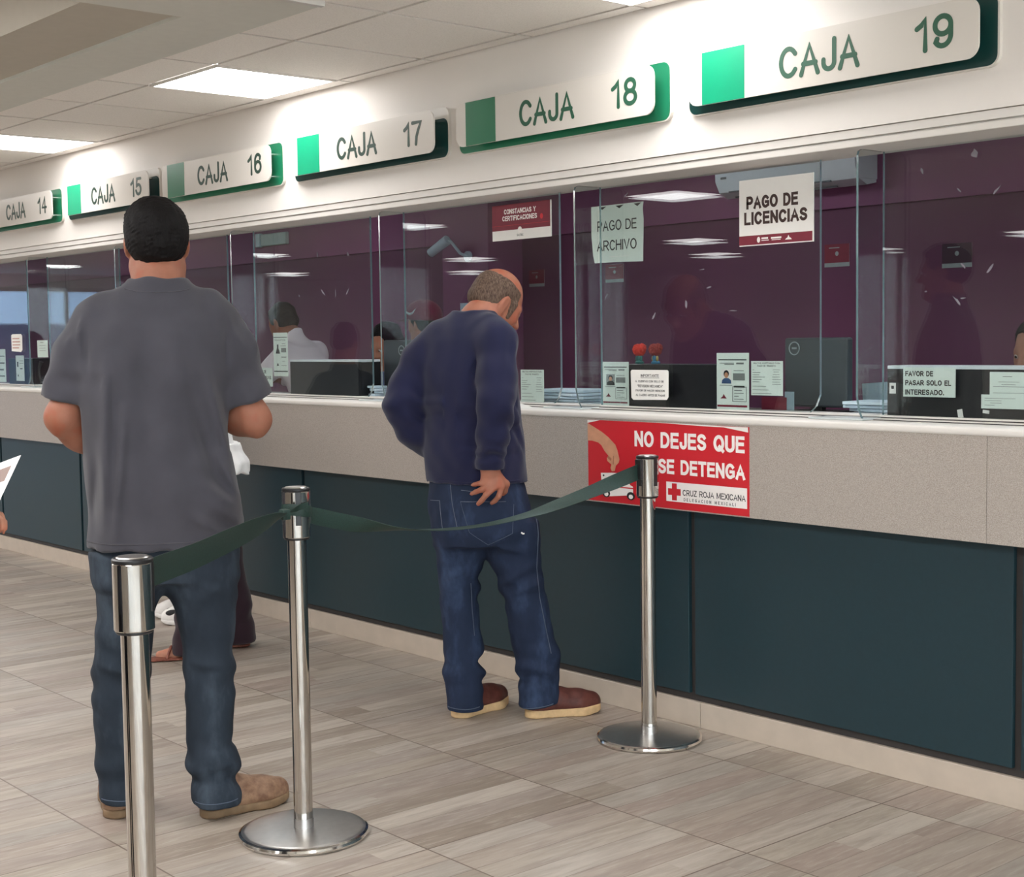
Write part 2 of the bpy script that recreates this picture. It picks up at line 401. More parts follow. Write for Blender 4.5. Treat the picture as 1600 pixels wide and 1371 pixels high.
# teller windows: panes between gaps, with a glass fin beside each gap
XLEFT = [-1.46, -0.18, -2.743, -4.025, -5.284, -6.58, -7.905, -9.166, -10.44]
XRIGHT = [-0.43, 0.85, -1.71, -2.988, -4.254, -5.542, -6.85, -8.125, -9.498]
def pane_bm(x0, x1):
    m = MB(); zb, zt, y0 = 1.113, 1.955, 3.92; c = 0.035; tilt = 0.0018*(zt-zb)
    out = [(x0, zb), (x1-c*1.2, zb), (x1-c*0.5, zb+c*0.6), (x1, zb+c*1.7), (x1, zt), (x0, zt)]
    fr = [m.bm.verts.new((x, y0, z)) for x, z in out]
    bk = [m.bm.verts.new((x, y0+0.010+0.0018*(z-zb), z)) for x, z in out]
    m.bm.faces.new(fr); m.bm.faces.new(list(reversed(bk)))
    return m, out
def edge_bm(out, y0=3.92, keep=None):
    m = MB(); n = len(out)
    for i in range(n):
        if keep is not None and i not in keep: continue
        (xa, za), (xb, zb_) = out[i], out[(i+1) % n]
        f4 = [m.bm.verts.new(p) for p in ((xa, y0, za), (xb, y0, zb_), (xb, y0+0.010, zb_), (xa, y0+0.010, za))]
        m.bm.faces.new(f4)
    return m
for n, (xl, xr) in enumerate(zip(XLEFT, XRIGHT)):
    w = struct(thing('window_%d' % (n+2), 'glass pane of a teller window', None, (0, 0, 0)))
    m, out = pane_bm(xl, xr); m.build('pane', M_GLASS, w)
    edge_bm(out, keep=(1, 2, 3, 5)).build('pane_edge', M_GEDGE, w)
    # fin: stands square to the pane at its left edge
    d, z0, z1, r = 0.128, 1.102, 1.945, 0.02
    prof = [(0, z0)]+[(-d+0.03, z0), (-d+0.012, z0+0.03), (-d, z0+0.075)]+[(-d, z1-r), (-d+r*0.3, z1-r*0.3), (-d+r, z1)]+[(0, z1)]
    fm = MB()
    for xx in (xl-0.008, xl):
        fm.bm.faces.new([fm.bm.verts.new((xx, 3.92+a_, z)) for a_, z in prof])
    fm.build('fin', M_GLASS, w)
    em = MB()
    for (a0, za), (a1, zb_) in zip(prof, prof[1:]):
        em.bm.faces.new([em.bm.verts.new(p) for p in ((xl-0.008, 3.92+a0, za), (xl, 3.92+a0, za), (xl, 3.92+a1, zb_), (xl-0.008, 3.92+a1, zb_))])
    em.build('fin_edge', M_GEDGE, w)
    MB().box(xl-0.2, xl+0.01, 3.80, 3.90, 1.1005, 1.1065, 0.001, 1).build('foot_plate', plain('frosted_acrylic', (196, 202, 202), 0.2, var=0.02), w)

# office behind the glass
OB = 6.5
struct(MB().box(XL, XR, YF+0.05, OB+0.1, -0.05, 0.0).build('floor_office', M_OFFFLOOR), 'office floor behind the counter')
struct(MB().box(XL, XR, OB, OB+0.1, 0, 2.75).build('wall_office', M_PLUM2), 'maroon back wall of the office')
struct(MB().box(XL, XR, 3.86, OB, 2.62, 2.7).build('ceiling_office', M_OFFCEIL), 'office ceiling behind the glass')
struct(MB().box(-7.91, -7.42, 6.2, OB, 0, 2.62).build('wall_pillar', M_PLUM), 'plum pillar on the back wall of the office')
struct(MB().box(XL, XR, OB-0.02, OB, 2.05, 2.62).build('trim_4', M_PLUM), 'lighter plum band standing in for the hall ceiling reflected in the glass')  # lighter tone paints the hall ceiling's reflection onto the office wall
for k, x in enumerate((-17, -12.5, -9.2, -5.6, -2.6, 0.4)):
    t = thing('ceiling_light', 'cool square light panel in the office ceiling, hidden by the window head', 'ceiling light', (x, 5.0, 2.615), 0, 'office light panels')
    MB().box(-0.3, 0.3, -0.3, -0.285, -0.004, 0.004).box(-0.3, 0.3, 0.285, 0.3, -0.004, 0.004).box(-0.3, -0.285, -0.285, 0.285, -0.004, 0.004).box(0.285, 0.3, -0.285, 0.285, -0.004, 0.004).build('frame', M_WHITE_METAL, t)
    MB().box(-0.285, 0.285, -0.285, 0.285, -0.002, 0.003).build('diffuser', M_LAMP2, t)
dk = thing('service_desk', 'long inner desk on the office side of the glass', 'desk', (-5, 4.3, 0))
MB().box(-12, 8, -0.285, -0.02, 1.06, 1.10, 0.004).build('desktop', M_OFFFLOOR, dk)
for x in range(-12, 9, 2): MB().box(x-0.02 if x > -12 else x, x+0.02, -0.26, -0.06, 0, 1.06).build('support', M_BLACKTRIM, dk)
# ------------------------------------------------------------------ plain narrow sans lettering drawn as strokes
def _arc(cx, cy, rx, ry, a0, a1, n=14): return [(cx+rx*math.cos(math.radians(a0+(a1-a0)*i/n)), cy+ry*math.sin(math.radians(a0+(a1-a0)*i/n))) for i in range(n+1)]
GL = {   # unit box 1 high; (advance width, strokes)
 'A': (.70, [[(0, 0), (.35, 1), (.70, 0)], [(.13, .34), (.57, .34)]]),
 'B': (.62, [[(0, 0), (0, 1), (.32, 1)]+_arc(.32, .755, .26, .245, 90, -90)+[(0, .51)], [(.32, .51)]+_arc(.34, .255, .28, .255, 90, -90)+[(0, 0)]]),
 'C': (.66, [_arc(.35, .5, .35, .5, 42, 318, 26)]),
 'D': (.66, [[(0, 0), (0, 1), (.26, 1)]+_arc(.26, .5, .40, .5, 90, -90, 20)+[(0, 0)]]),
 'E': (.56, [[(.56, 0), (0, 0), (0, 1), (.55, 1)], [(0, .53), (.50, .53)]]),
 'F': (.54, [[(0, 0), (0, 1), (.54, 1)], [(0, .52), (.46, .52)]]),
 'G': (.70, [_arc(.36, .5, .36, .5, 45, 305, 24)+[(.70, .14), (.70, .46), (.42, .46)]]),
 'H': (.64, [[(0, 0), (0, 1)], [(.64, 0), (.64, 1)], [(0, .53), (.64, .53)]]),
 'I': (.02, [[(.01, 0), (.01, 1)]]),
 'J': (.46, [[(.46, 1), (.46, .24)]+_arc(.23, .24, .23, .24, 0, -180)+[(0, .30)]]),
 'K': (.64, [[(0, 0), (0, 1)], [(.62, 1), (0, .36)], [(.22, .58), (.64, 0)]]),
 'L': (.52, [[(0, 1), (0, 0), (.52, 0)]]),
 'M': (.76, [[(0, 0), (0, 1)], [(.03, .95), (.38, .10), (.73, .95)], [(.76, 0), (.76, 1)]]),
 'N': (.64, [[(0, 0), (0, 1)], [(.04, .95), (.60, .05)], [(.64, 0), (.64, 1)]]),
 'O': (.74, [_arc(.37, .5, .37, .5, 90, 450, 32)]),
 'P': (.60, [[(0, 0), (0, 1), (.32, 1)]+_arc(.32, .72, .28, .28, 90, -90)+[(0, .44)]]),
 'Q': (.74, [_arc(.37, .5, .37, .5, 90, 450, 32), [(.44, .24), (.74, -.06)]]),
 'R': (.64, [[(0, 0), (0, 1), (.34, 1)]+_arc(.34, .735, .28, .265, 90, -90)+[(0, .47)], [(.30, .47), (.64, 0)]]),
 'S': (.60, [_arc(.30, .755, .28, .245, 25, 200, 14)+[(.10, .60), (.48, .44)]+_arc(.30, .255, .30, .255, 35, -160, 16)]),
 'T': (.60, [[(0, 1), (.60, 1)], [(.30, 1), (.30, 0)]]),
 'U': (.62, [[(0, 1), (0, .3)]+_arc(.31, .30, .31, .30, 180, 360, 16)+[(.62, 1)]]),
 'V': (.66, [[(0, 1), (.33, 0), (.66, 1)]]),
 'X': (.64, [[(0, 0), (.62, 1)], [(0, 1), (.64, 0)]]), 'Y': (.64, [[(0, 1), (.32, .45), (.64, 1)], [(.32, .45), (.32, 0)]]), 'Z': (.58, [[(.02, 1), (.56, 1)], [(.54, .96), (.03, .04)], [(.01, 0), (.58, 0)]]),
 '0': (.54, [_arc(.27, .5, .27, .5, 90, 450, 28)]), '1': (.30, [[(0, .74), (.12, .82), (.24, 1), (.24, 0)]]),
 '3': (.52, [_arc(.26, .75, .24, .25, 160, -80, 14)+_arc(.25, .26, .27, .26, 80, -165, 16)]),
 '4': (.56, [[(.42, 0), (.42, 1), (0, .30), (.56, .30)]]), '5': (.54, [[(.50, 1), (.12, 1), (.05, .52)]+_arc(.26, .31, .28, .31, 130, -160, 18)]),
 '6': (.54, [[(.49, .80)]+_arc(.29, .66, .26, .34, 35, 180, 14)+[(.02, .34)], _arc(.28, .30, .26, .30, 180, 540, 26)]),
 '7': (.52, [[(0, 1), (.52, 1), (.34, .62), (.22, .30), (.18, 0)]]), '8': (.52, [_arc(.26, .76, .22, .24, 90, 450, 22), _arc(.26, .265, .26, .265, 90, 450, 24)]),
 '9': (.54, [[(.05, .20)]+_arc(.25, .34, .27, .34, 215, 360, 14)+[(.52, .62)], _arc(.26, .70, .26, .30, 0, 360, 26)]),
 '.': (.04, [[(.02, 0), (.02, .06)]]), ',': (.05, [[(.04, .05), (0, -.12)]]), '"': (.18, [[(.02, 1), (.02, .72)], [(.16, 1), (.16, .72)]]), ' ': (.26, [])}
def stroke_text(mb, body, x0, x1, z0, z1, y, weight=.13, gap=.17, depth=.0006, rounded=False):
    """lettering fitted to the box, facing -y"""
    d0 = depth
    gap = max(gap, weight*1.2+.08); lay, cx = [], 0
    for ch in body:
        w, st = GL.get(ch, GL[' ']); lay.append((cx, st)); cx += w+gap
    tot = cx-gap; half = weight/2
    H_ = z1-z0; sc = H_*(1-weight); sx = (x1-x0-H_*weight)/max(tot, .01)
    si = 0
    for ox, st in lay:
        for pl in st:
            P_ = []; si += 1; depth = d0+0.00007*(si % 4)
            for px, pz in pl:
                q = (x0+half*H_+(ox+px)*sx, z0+half*H_+pz*sc)
                if not P_ or math.hypot(q[0]-P_[-1][0], q[1]-P_[-1][1]) > 1e-6: P_.append(q)
            if len(P_) < 2: continue
            closed = len(P_) > 8 and math.hypot(P_[0][0]-P_[-1][0], P_[0][1]-P_[-1][1]) < 1e-5
            if closed: P_ = P_[:-1]
            n = len(P_); L, R_ = [], []; r = half*H_*min(1.0, max(.75, sx/sc*1.05))
            def nrm(a, b):
                d = math.hypot(b[0]-a[0], b[1]-a[1]); return (-(b[1]-a[1])/d, (b[0]-a[0])/d)
            for i in range(n):
                pv = P_[i-1] if (i or closed) else None; nx = P_[(i+1) % n] if (i < n-1 or closed) else None
                p = P_[i]
                if pv is None:
                    m = nrm(p, nx); k = 1.0; p = (p[0]-m[1]*half*H_, p[1]+m[0]*half*H_) if not rounded else (p[0]-m[1]*half*H_*.6, p[1]+m[0]*half*H_*.6)
                elif nx is None:
                    m = nrm(pv, p); k = 1.0; p = (p[0]+m[1]*half*H_, p[1]-m[0]*half*H_) if not rounded else (p[0]+m[1]*half*H_*.6, p[1]-m[0]*half*H_*.6)
                else:
                    a, b = nrm(pv, p), nrm(p, nx); m = (a[0]+b[0], a[1]+b[1]); ln = math.hypot(*m)
                    if ln < 1e-4: m, k = a, 1.0
                    else: m = (m[0]/ln, m[1]/ln); k = min(1.25, 1/max(.3, m[0]*a[0]+m[1]*a[1]))
                L.append((p[0]+m[0]*r*k, p[1]+m[1]*r*k)); R_.append((p[0]-m[0]*r*k, p[1]-m[1]*r*k))
            if rounded and not closed:
                for end in (0, -1):
                    c = ((L[end][0]+R_[end][0])/2, (L[end][1]+R_[end][1])/2); mb.prism([(c[0]+r*math.cos(a*PI/6), c[1]+r*math.sin(a*PI/6)) for a in range(12)], y-depth-.00005, y)
            f = [[mb.bm.verts.new((q[0], y-depth, q[1])) for q in S_] for S_ in (L, R_)]; bk = [[mb.bm.verts.new((q[0], y, q[1])) for q in S_] for S_ in (L, R_)]
            rng = range(n if closed else n-1)
            for i in rng:
                j = (i+1) % n
                for quad in ((f[0][i], f[0][j], f[1][j], f[1][i]), (bk[1][i], bk[1][j], bk[0][j], bk[0][i]), (f[0][i], bk[0][i], bk[0][j], f[0][j]), (f[1][j], bk[1][j], bk[1][i], f[1][i])):
                    try: mb.bm.faces.new(quad)
                    except Exception: pass
            if not closed:
                mb.bm.faces.new((f[0][0], f[1][0], bk[1][0], bk[0][0])); mb.bm.faces.new((f[0][-1], bk[0][-1], bk[1][-1], f[1][-1]))
# ------------------------------------------------------------------ window signs on the fascia
M_SIGNWHITE = plain('ivory_sign_acrylic', (220, 214, 206), 0.3, var=0.01, nscale=4)
M_SIGNDARKTXT = plain('dark_green_lettering', (34, 62, 50), 0.5)
M_SIGNGRNTXT = plain('green_lettering', (42, 92, 70), 0.5)
M_GREEN_A = plain('bright_green_vinyl', (6, 150, 110), 0.35, var=0.03, nscale=6)
M_GREEN_B = plain('forest_green_vinyl', (34, 116, 82), 0.35, var=0.04, nscale=6)
M_BACK_A = plain('deep_blue_green_board', (12, 58, 56), 0.3, var=0.06, nscale=5)
M_BACK_B = plain('green_board', (26, 118, 84), 0.3, var=0.06, nscale=5)
M_CHROME = plain('polished_steel', (225, 222, 218), 0.12, metal=1.0, var=0.02)

def counter_sign(num, xr, bright, label):
    t = thing('counter_sign', label, 'sign', (xr-0.58, 3.74, 2.22), 0, 'numbered signs above the teller windows')
    X = lambda x: x-(xr-0.58)            # world to local
    Z = lambda z: z-2.22
    Yl = lambda y: y-3.74
    back = MB().prism([(X(x), Z(z)) for x, z in rrect(xr-1.163, xr, 2.114, 2.320, 0.035)], Yl(3.726), 0.0).build('back_board', M_SIGNWHITE, t)
    MB().prism([(X(x), Z(z)) for x, z in rrect(xr-1.159, xr-0.006, 2.118, 2.316 if num not in (15, 17) else 2.276, 0.031)], Yl(3.7245), Yl(3.7262)).build('board_face', M_BACK_A if bright else M_BACK_B, back)
    x0 = xr-1.118; x1 = xr-0.034
    fr = MB().prism([(X(x), Z(z)) for x, z in rrect(x0, x1, 2.136, 2.306, 0.04)], Yl(3.674), Yl(3.681)).build('front_panel', M_SIGNWHITE, t)
    MB().box(X(x0+0.062), X(x0+0.243), Yl(3.6728), Yl(3.6742), Z(2.1362), Z(2.3058)).build('colour_band', M_GREEN_A if bright else M_GREEN_B, fr)
    for xx in (x0+0.06, x1-0.05):
        for zz in (2.16, 2.265): MB().cyl((X(xx), Yl(3.681), Z(zz)), (X(xx), Yl(3.726), Z(zz)), 0.006, seg=12).build('standoff', M_CHROME, t)
    tm = M_SIGNGRNTXT if num in (18, 19) else M_SIGNDARKTXT
    m = MB(); stroke_text(m, 'CAJA', X(x0+0.384), X(x0+0.686), Z(2.172), Z(2.270), Yl(3.6742), .155, .24, 0.0014, True); m.build('lettering', tm, fr)
    m = MB(); stroke_text(m, str(num), X(x0+0.882), X(x0+1.006), Z(2.178), Z(2.276), Yl(3.6742), .155, .24, 0.0014, True); m.build('number', tm, fr)
for num, xr, br in ((19, -2.224, 1), (18, -3.467, 0), (17, -4.697, 1), (16, -5.957, 0), (15, -7.20, 1), (14, -8.45, 0), (13, -9.69, 1)):
    counter_sign(num, xr, br, 'ivory window sign reading CAJA %d with a %s green band' % (num, 'bright' if br else 'forest') if num != 13 else
                 'ivory window sign reading CAJA 13 left of the one for 14, outside the frame')

# ------------------------------------------------------------------ notices
M_PAPER = plain('white_paper', (236, 233, 228), 0.7, var=0.01)
M_PAPER_G = plain('white_paper_behind_glass', (226, 236, 228), 0.7, var=0.01)
M_INK = plain('black_ink', (28, 28, 30), 0.6)
M_INKGREY = plain('grey_ink', (120, 124, 122), 0.6)
M_MAROON = plain('maroon_ink', (120, 28, 48), 0.5)
M_RED = plain('red_print', (206, 34, 46), 0.45, var=0.03, nscale=5)
M_WHITEINK = plain('white_print', (244, 238, 234), 0.5, var=0.01)
M_BROWNINK = plain('dark_brown_ink', (58, 34, 28), 0.5)
M_SKINPRINT = plain('printed_skin_tone', (208, 150, 118), 0.5, var=0.08, nscale=40)

def notice(name, label, cat, x0, x1, z0, z1, y, items, sheet=None, outline=None, group=None, tilt=0.0, thick=0.0006, bow=0.0):
    """paper or card facing the hall. items: (part, material, kind, data...) in 0..1 sheet coordinates, v measured from the top"""
    t = thing(name, label, cat, ((x0+x1)/2, y, z0), 0, group)
    w, h = x1-x0, z1-z0
    U = lambda u: (u-0.5)*w
    V = lambda v: (1-v)*h
    m = MB()
    if outline: m.prism([(U(u), V(v)) for u, v in outline], 0, thick)
    else: m.box(-w/2, w/2, 0, thick, 0, h)
    sh = m.build('sheet', sheet or M_PAPER, t)
    parts = {}
    for k, it in enumerate(items):
        key = (it[0], it[1].name, k if it[2] == 't' else -1); parts.setdefault(key, (MB(), it[1])); mb = parts[key][0]
        yy = -0.0004-0.00012*k
        if it[2] == 't': _, _, _, s, u0, u1, v0, v1, bold = it; stroke_text(mb, s, U(u0), U(u1), V(v1), V(v0), yy, bold if bold > .05 else .14, .24, 0.0001)
        elif it[2] == 'r': _, _, _, u0, u1, v0, v1 = it; mb.box(U(u0), U(u1), yy-0.0001, yy, V(v1), V(v0))
        elif it[2] == 'p': mb.prism([(U(u), V(v)) for u, v in it[3]], yy-0.0001, yy)
        elif it[2] == 'e':
            _, _, _, u, v, ru, rv = it
            mb.prism([(U(u+ru*math.cos(a*PI/8)), V(v+rv*math.sin(a*PI/8))) for a in range(16)], yy-0.0001, yy)
    for (pn_, _, _), (mb, mat) in parts.items(): mb.build(pn_, mat, sh)
    if tilt: t.rotation_euler = (0, tilt, 0)
    return t
def lines(mat, rows, part='small_print'):
    return [(part, mat, 'r', u0, u1, v, v+hh) for u0, u1, v, hh in rows]

YG, YB2 = 3.9185, 3.9365          # front of the panes, back of the panes
notice('notice', 'white notice with a red foot reading PAGO DE LICENCIAS', 'notice', -3.330, -3.012, 1.680, 1.906, YG, [
    ('lettering', M_BROWNINK, 't', 'PAGO DE', 0.10, 0.80, 0.25, 0.445, 0.23), ('lettering', M_BROWNINK, 't', 'LICENCIAS', 0.07, 0.92, 0.49, 0.685, 0.23),
    ('red_foot', M_MAROON, 'r', 0.0, 0.985, 0.845, 0.985),
    ('emblem', M_WHITEINK, 'e', 0.27, 0.915, 0.022, 0.045), ('emblem', M_WHITEINK, 'r', 0.31, 0.40, 0.885, 0.91), ('emblem', M_WHITEINK, 'r', 0.31, 0.41, 0.925, 0.935),
    ('emblem', M_WHITEINK, 'r', 0.44, 0.58, 0.89, 0.915), ('emblem', M_WHITEINK, 'r', 0.45, 0.57, 0.927, 0.937),
    ('emblem', M_WHITEINK, 'p', [(0.63, 0.945), (0.72, 0.945), (0.70, 0.915), (0.69, 0.915), (0.675, 0.875), (0.66, 0.915), (0.645, 0.925)])], thick=0.003)
notice('notice', 'plain mint white sheet reading PAGO DE ARCHIVO', 'notice', -4.087, -3.807, 1.655, 1.876, YB2, [
    ('lettering', M_INK, 't', 'PAGO DE', 0.12, 0.87, 0.26, 0.44, 0.13), ('lettering', M_INK, 't', 'ARCHIVO', 0.11, 0.87, 0.60, 0.78, 0.13),
    ('tape', M_INK, 'p', [(0.15, 0.025), (0.30, 0.02), (0.22, 0.07)]), ('tape', M_INK, 'p', [(0.48, 0.025), (0.63, 0.02), (0.55, 0.075)]), ('tape', M_INK, 'p', [(0.82, 0.02), (0.96, 0.015), (0.89, 0.07)]),
    ('crease', M_WHITEINK, 'r', 0.34, 0.72, 0.885, 0.893)], sheet=M_PAPER_G,
    outline=[(0, 0), (1, 0.0), (0.985, 0.12), (1.0, 0.3), (0.99, 0.7), (0.985, 1.0), (0.5, 0.985), (0.06, 0.98), (0.03, 0.85), (0.0, 0.5)])
notice('notice', 'maroon and white card reading CONSTANCIAS Y CERTIFICACIONES', 'notice', -4.66, -4.297, 1.777, 1.922, YG, [
    ('maroon_field', M_MAROON, 'r', 0.0, 0.985, 0.0, 0.72), ('lettering', M_WHITEINK, 't', 'CONSTANCIAS Y', 0.21, 0.75, 0.13, 0.27, 0.20), ('lettering', M_WHITEINK, 't', 'CERTIFICACIONES', 0.18, 0.77, 0.32, 0.46, 0.20),
    ('emblem', M_WHITEINK, 'e', 0.48, 0.735, 0.035, 0.09), ('emblem', M_RED, 'r', 0.0, 0.98, 0.585, 0.592), ('emblem', M_RED, 'e', 0.845, 0.42, 0.025, 0.075), ('small_print', M_INK, 't', 'SATBC', 0.43, 0.54, 0.85, 0.91, 0.01)], thick=0.003)

def id_leaflet(label, x0, x1, z0, z1, dress, sky):
    hair = M_INK; sk = M_SKINPRINT
    ph = [('photo', sky, 'r', 0.14, 0.47, 0.28, 0.53), ('portrait', dress, 'p', [(0.16, 0.53), (0.17, 0.47), (0.25, 0.435), (0.37, 0.435), (0.45, 0.47), (0.46, 0.53)]),
          ('portrait', hair, 'e', 0.305, 0.36, 0.085, 0.062), ('portrait', sk, 'e', 0.305, 0.385, 0.06, 0.05)]
    return notice('identity_leaflet', label, 'leaflet', x0, x1, z0, z1, YB2, ph + [
        ('heading_bar', M_INK, 'r', 0.06, 0.93, 0.108, 0.128), ('footer_bar', M_MAROON, 'r', 0.02, 0.95, 0.90, 0.935),
        ('emblem', M_MAROON, 'p', [(0.12, 0.79), (0.32, 0.79), (0.27, 0.755), (0.22, 0.71), (0.19, 0.755)])] +
        lines(M_INKGREY, [(0.1, 0.55, 0.17, 0.012), (0.25, 0.55, 0.19, 0.012), (0.62, 0.85, 0.165, 0.03), (0.54, 0.85, 0.30, 0.012), (0.52, 0.88, 0.35, 0.12), (0.10, 0.5, 0.555, 0.01)]) +
        [('frame', M_INKGREY, 'r', 0.50, 0.94, 0.58, 0.59), ('frame', M_INKGREY, 'r', 0.50, 0.94, 0.83, 0.84), ('frame', M_INKGREY, 'r', 0.50, 0.515, 0.58, 0.84), ('frame', M_INKGREY, 'r', 0.925, 0.94, 0.58, 0.84), ('frame', M_INK, 'r', 0.55, 0.88, 0.565, 0.595)] +
        lines(M_INKGREY, [(0.56, 0.8, 0.64, 0.012), (0.56, 0.85, 0.69, 0.012), (0.56, 0.7, 0.74, 0.012), (0.56, 0.85, 0.79, 0.012)]), sheet=M_PAPER_G)
M_BLUEPRINT = plain('blue_print', (58, 88, 128), 0.6); M_GREYPRINT = plain('grey_print', (150, 156, 154), 0.6)
id_leaflet('white identity leaflet with a grey portrait of a long-haired woman, left of the IMPORTANTE card', -4.032, -3.891, 1.110, 1.279, M_INK, M_GREYPRINT)
id_leaflet('taller white identity leaflet with a portrait of a man in a blue jacket', -3.452, -3.304, 1.108, 1.312, M_BLUEPRINT, M_PAPER)
lf = notice('identity_leaflet', 'narrow white leaflet with a dark line, in front of the clerk in the white shirt', 'leaflet', -6.432, -6.296, 1.200, 1.421, YB2, [
    ('heading_bar', M_INK, 'r', 0.02, 0.97, 0.10, 0.115), ('footer_bar', M_INK, 'r', 0.02, 0.97, 0.875, 0.9), ('small_print', M_INK, 't', 'TRAMITES', 0.06, 0.85, 0.155, 0.19, 0.0),
    ('emblem', M_INK, 'p', [(0.16, 0.48), (0.20, 0.42), (0.25, 0.36), (0.26, 0.27), (0.36, 0.27), (0.36, 0.36), (0.42, 0.42), (0.46, 0.48)]), ('emblem', M_INK, 'p', [(0.22, 0.76), (0.30, 0.69), (0.37, 0.76)])] +
    lines(M_INKGREY, [(0.6, 0.85, 0.25, 0.01), (0.5, 0.9, 0.3, 0.01), (0.55, 0.9, 0.35, 0.1), (0.55, 0.9, 0.55, 0.02), (0.6, 0.8, 0.65, 0.01), (0.55, 0.9, 0.75, 0.01)]), sheet=M_PAPER_G)
PRICE = [(0.05, 0.10, 0.25, 0.012), (0.05, 0.30, 0.33, 0.014), (0.05, 0.26, 0.395, 0.014), (0.05, 0.44, 0.46, 0.014), (0.05, 0.34, 0.53, 0.014), (0.05, 0.27, 0.60, 0.014), (0.05, 0.48, 0.73, 0.014), (0.05, 0.56, 0.835, 0.014), (0.05, 0.65, 0.94, 0.014),
         (0.70, 0.92, 0.245, 0.012), (0.72, 0.88, 0.31, 0.012), (0.70, 0.90, 0.385, 0.012), (0.68, 0.92, 0.455, 0.012), (0.68, 0.95, 0.525, 0.012), (0.68, 0.92, 0.60, 0.012), (0.68, 0.95, 0.67, 0.012)]
for lab, a, b, c, d in (('white price list headed MULTAS ACEPTADAS, beside the leaflet with the man in blue', -3.294, -3.155, 1.165, 1.284), ('white price list headed MULTAS ACEPTADAS, in front of the man in navy', -4.514, -4.372, 1.115, 1.246)):
    notice('price_list', lab, 'notice', a, b, c, d, YB2, [('lettering', M_INK, 't', 'MULTAS ACEPTADAS PARA', 0.08, 0.92, 0.04, 0.085, 0.015), ('lettering', M_INK, 't', 'PAGO DE TRANSITO', 0.2, 0.78, 0.12, 0.165, 0.015)] + lines(M_INKGREY, PRICE), sheet=M_PAPER_G)
notice('notice', 'white card with cut corners headed IMPORTANTE', 'notice', -3.863, -3.669, 1.137, 1.250, YG, [
    ('lettering', M_INK, 't', 'IMPORTANTE', 0.27, 0.75, 0.14, 0.235, 0.006), ('underline', M_INK, 'r', 0.27, 0.76, 0.258, 0.268), ('lettering', M_INK, 't', 'A  CUENTAS CON SELLO DE', 0.13, 0.88, 0.34, 0.41, 0.003),
    ('lettering', M_INK, 't', '"REVISION MECANICA"', 0.19, 0.85, 0.49, 0.575, 0.006), ('lettering', M_INK, 't', 'FAVOR DE HACER MENCION', 0.14, 0.9, 0.645, 0.715, 0.003), ('lettering', M_INK, 't', 'AL CAJERO ANTES DE PAGAR', 0.14, 0.91, 0.795, 0.865, 0.003)],
    outline=[(0.03, 0.0), (0.97, 0.0), (1, 0.04), (0.995, 0.88), (0.95, 0.97), (0.07, 1.0), (0.015, 0.93), (0.0, 0.05)])
notice('notice', 'white card reading FAVOR DE PASAR SOLO EL INTERESADO, on the black partition', 'notice', -2.677, -2.490, 1.173, 1.265, 3.938, [
    ('lettering', M_INK, 't', 'FAVOR DE', 0.04, 0.58, 0.12, 0.30, 0.20), ('lettering', M_INK, 't', 'PASAR SOLO EL', 0.04, 0.92, 0.43, 0.61, 0.20), ('lettering', M_INK, 't', 'INTERESADO.', 0.04, 0.79, 0.75, 0.93, 0.20)], sheet=M_PAPER_G)
notice('notice', 'white typed sheet at the right edge of the photo, taped to the black partition', 'notice', -2.374, -2.255, 1.150, 1.253, 3.9385, lines(M_INKGREY, [(0.36, 0.62, 0.12, 0.018), (0.24, 0.82, 0.28, 0.012), (0.33, 0.72, 0.36, 0.012), (0.1, 0.95, 0.42, 0.012), (0.1, 0.95, 0.6, 0.012)]), sheet=M_PAPER_G)
notice('notice', 'smaller typed slip tucked under the sheet at the right edge', 'notice', -2.401, -2.25, 1.143, 1.185, 3.9365, lines(M_INKGREY, [(0.08, 0.75, 0.25, 0.03), (0.08, 0.45, 0.42, 0.03), (0.2, 0.45, 0.58, 0.03), (0.08, 0.3, 0.74, 0.03)]), sheet=M_PAPER_G)
notice('notice', 'white card with three cut-off black lines, beside the gray shirt sleeve', 'notice', -6.60, -6.447, 1.146, 1.242, YB2, [('lettering', M_INK, 't', 'FAVOR DE', 0.04, 0.6, 0.12, 0.30, 0.20), ('lettering', M_INK, 't', 'PASAR SOLO EL', 0.04, 0.92, 0.43, 0.61, 0.20), ('lettering', M_INK, 't', 'INTERESADO.', 0.04, 0.79, 0.75, 0.93, 0.20)], sheet=M_PAPER_G)
notice('notice', 'small white notice with rounded corners and red-grey lines, high on the far left pane', 'notice', -9.80, -9.60, 1.332, 1.453, YG, lines(plain('faded_red_ink', (190, 140, 130), 0.6), [(0.15, 0.75, 0.22, 0.06), (0.15, 0.8, 0.4, 0.06), (0.15, 0.8, 0.57, 0.06), (0.15, 0.7, 0.74, 0.06)]),
       outline=[(0.05, 0.06), (0.15, 0.0), (0.88, 0.0), (0.98, 0.1), (0.97, 0.88), (0.85, 1.0), (0.05, 0.95)])
notice('notice', 'pale green slip left of the gray shirt sleeve, on the second pane from the left', 'notice', -9.40, -9.23, 1.296, 1.408, YB2, lines(M_INKGREY, [(0.3, 0.6, 0.12, 0.03), (0.2, 0.8, 0.3, 0.02), (0.2, 0.8, 0.45, 0.02), (0.2, 0.8, 0.6, 0.02)]), sheet=M_PAPER_G)
notice('notice', 'pale printed sheet cut by the left edge of the photo', 'notice', -10.13, -9.95, 1.124, 1.352, YB2, lines(M_INKGREY, [(0.1, 0.9, 0.2, 0.03), (0.1, 0.9, 0.4, 0.05), (0.1, 0.8, 0.6, 0.05), (0.2, 0.9, 0.8, 0.04)]), sheet=M_PAPER_G)
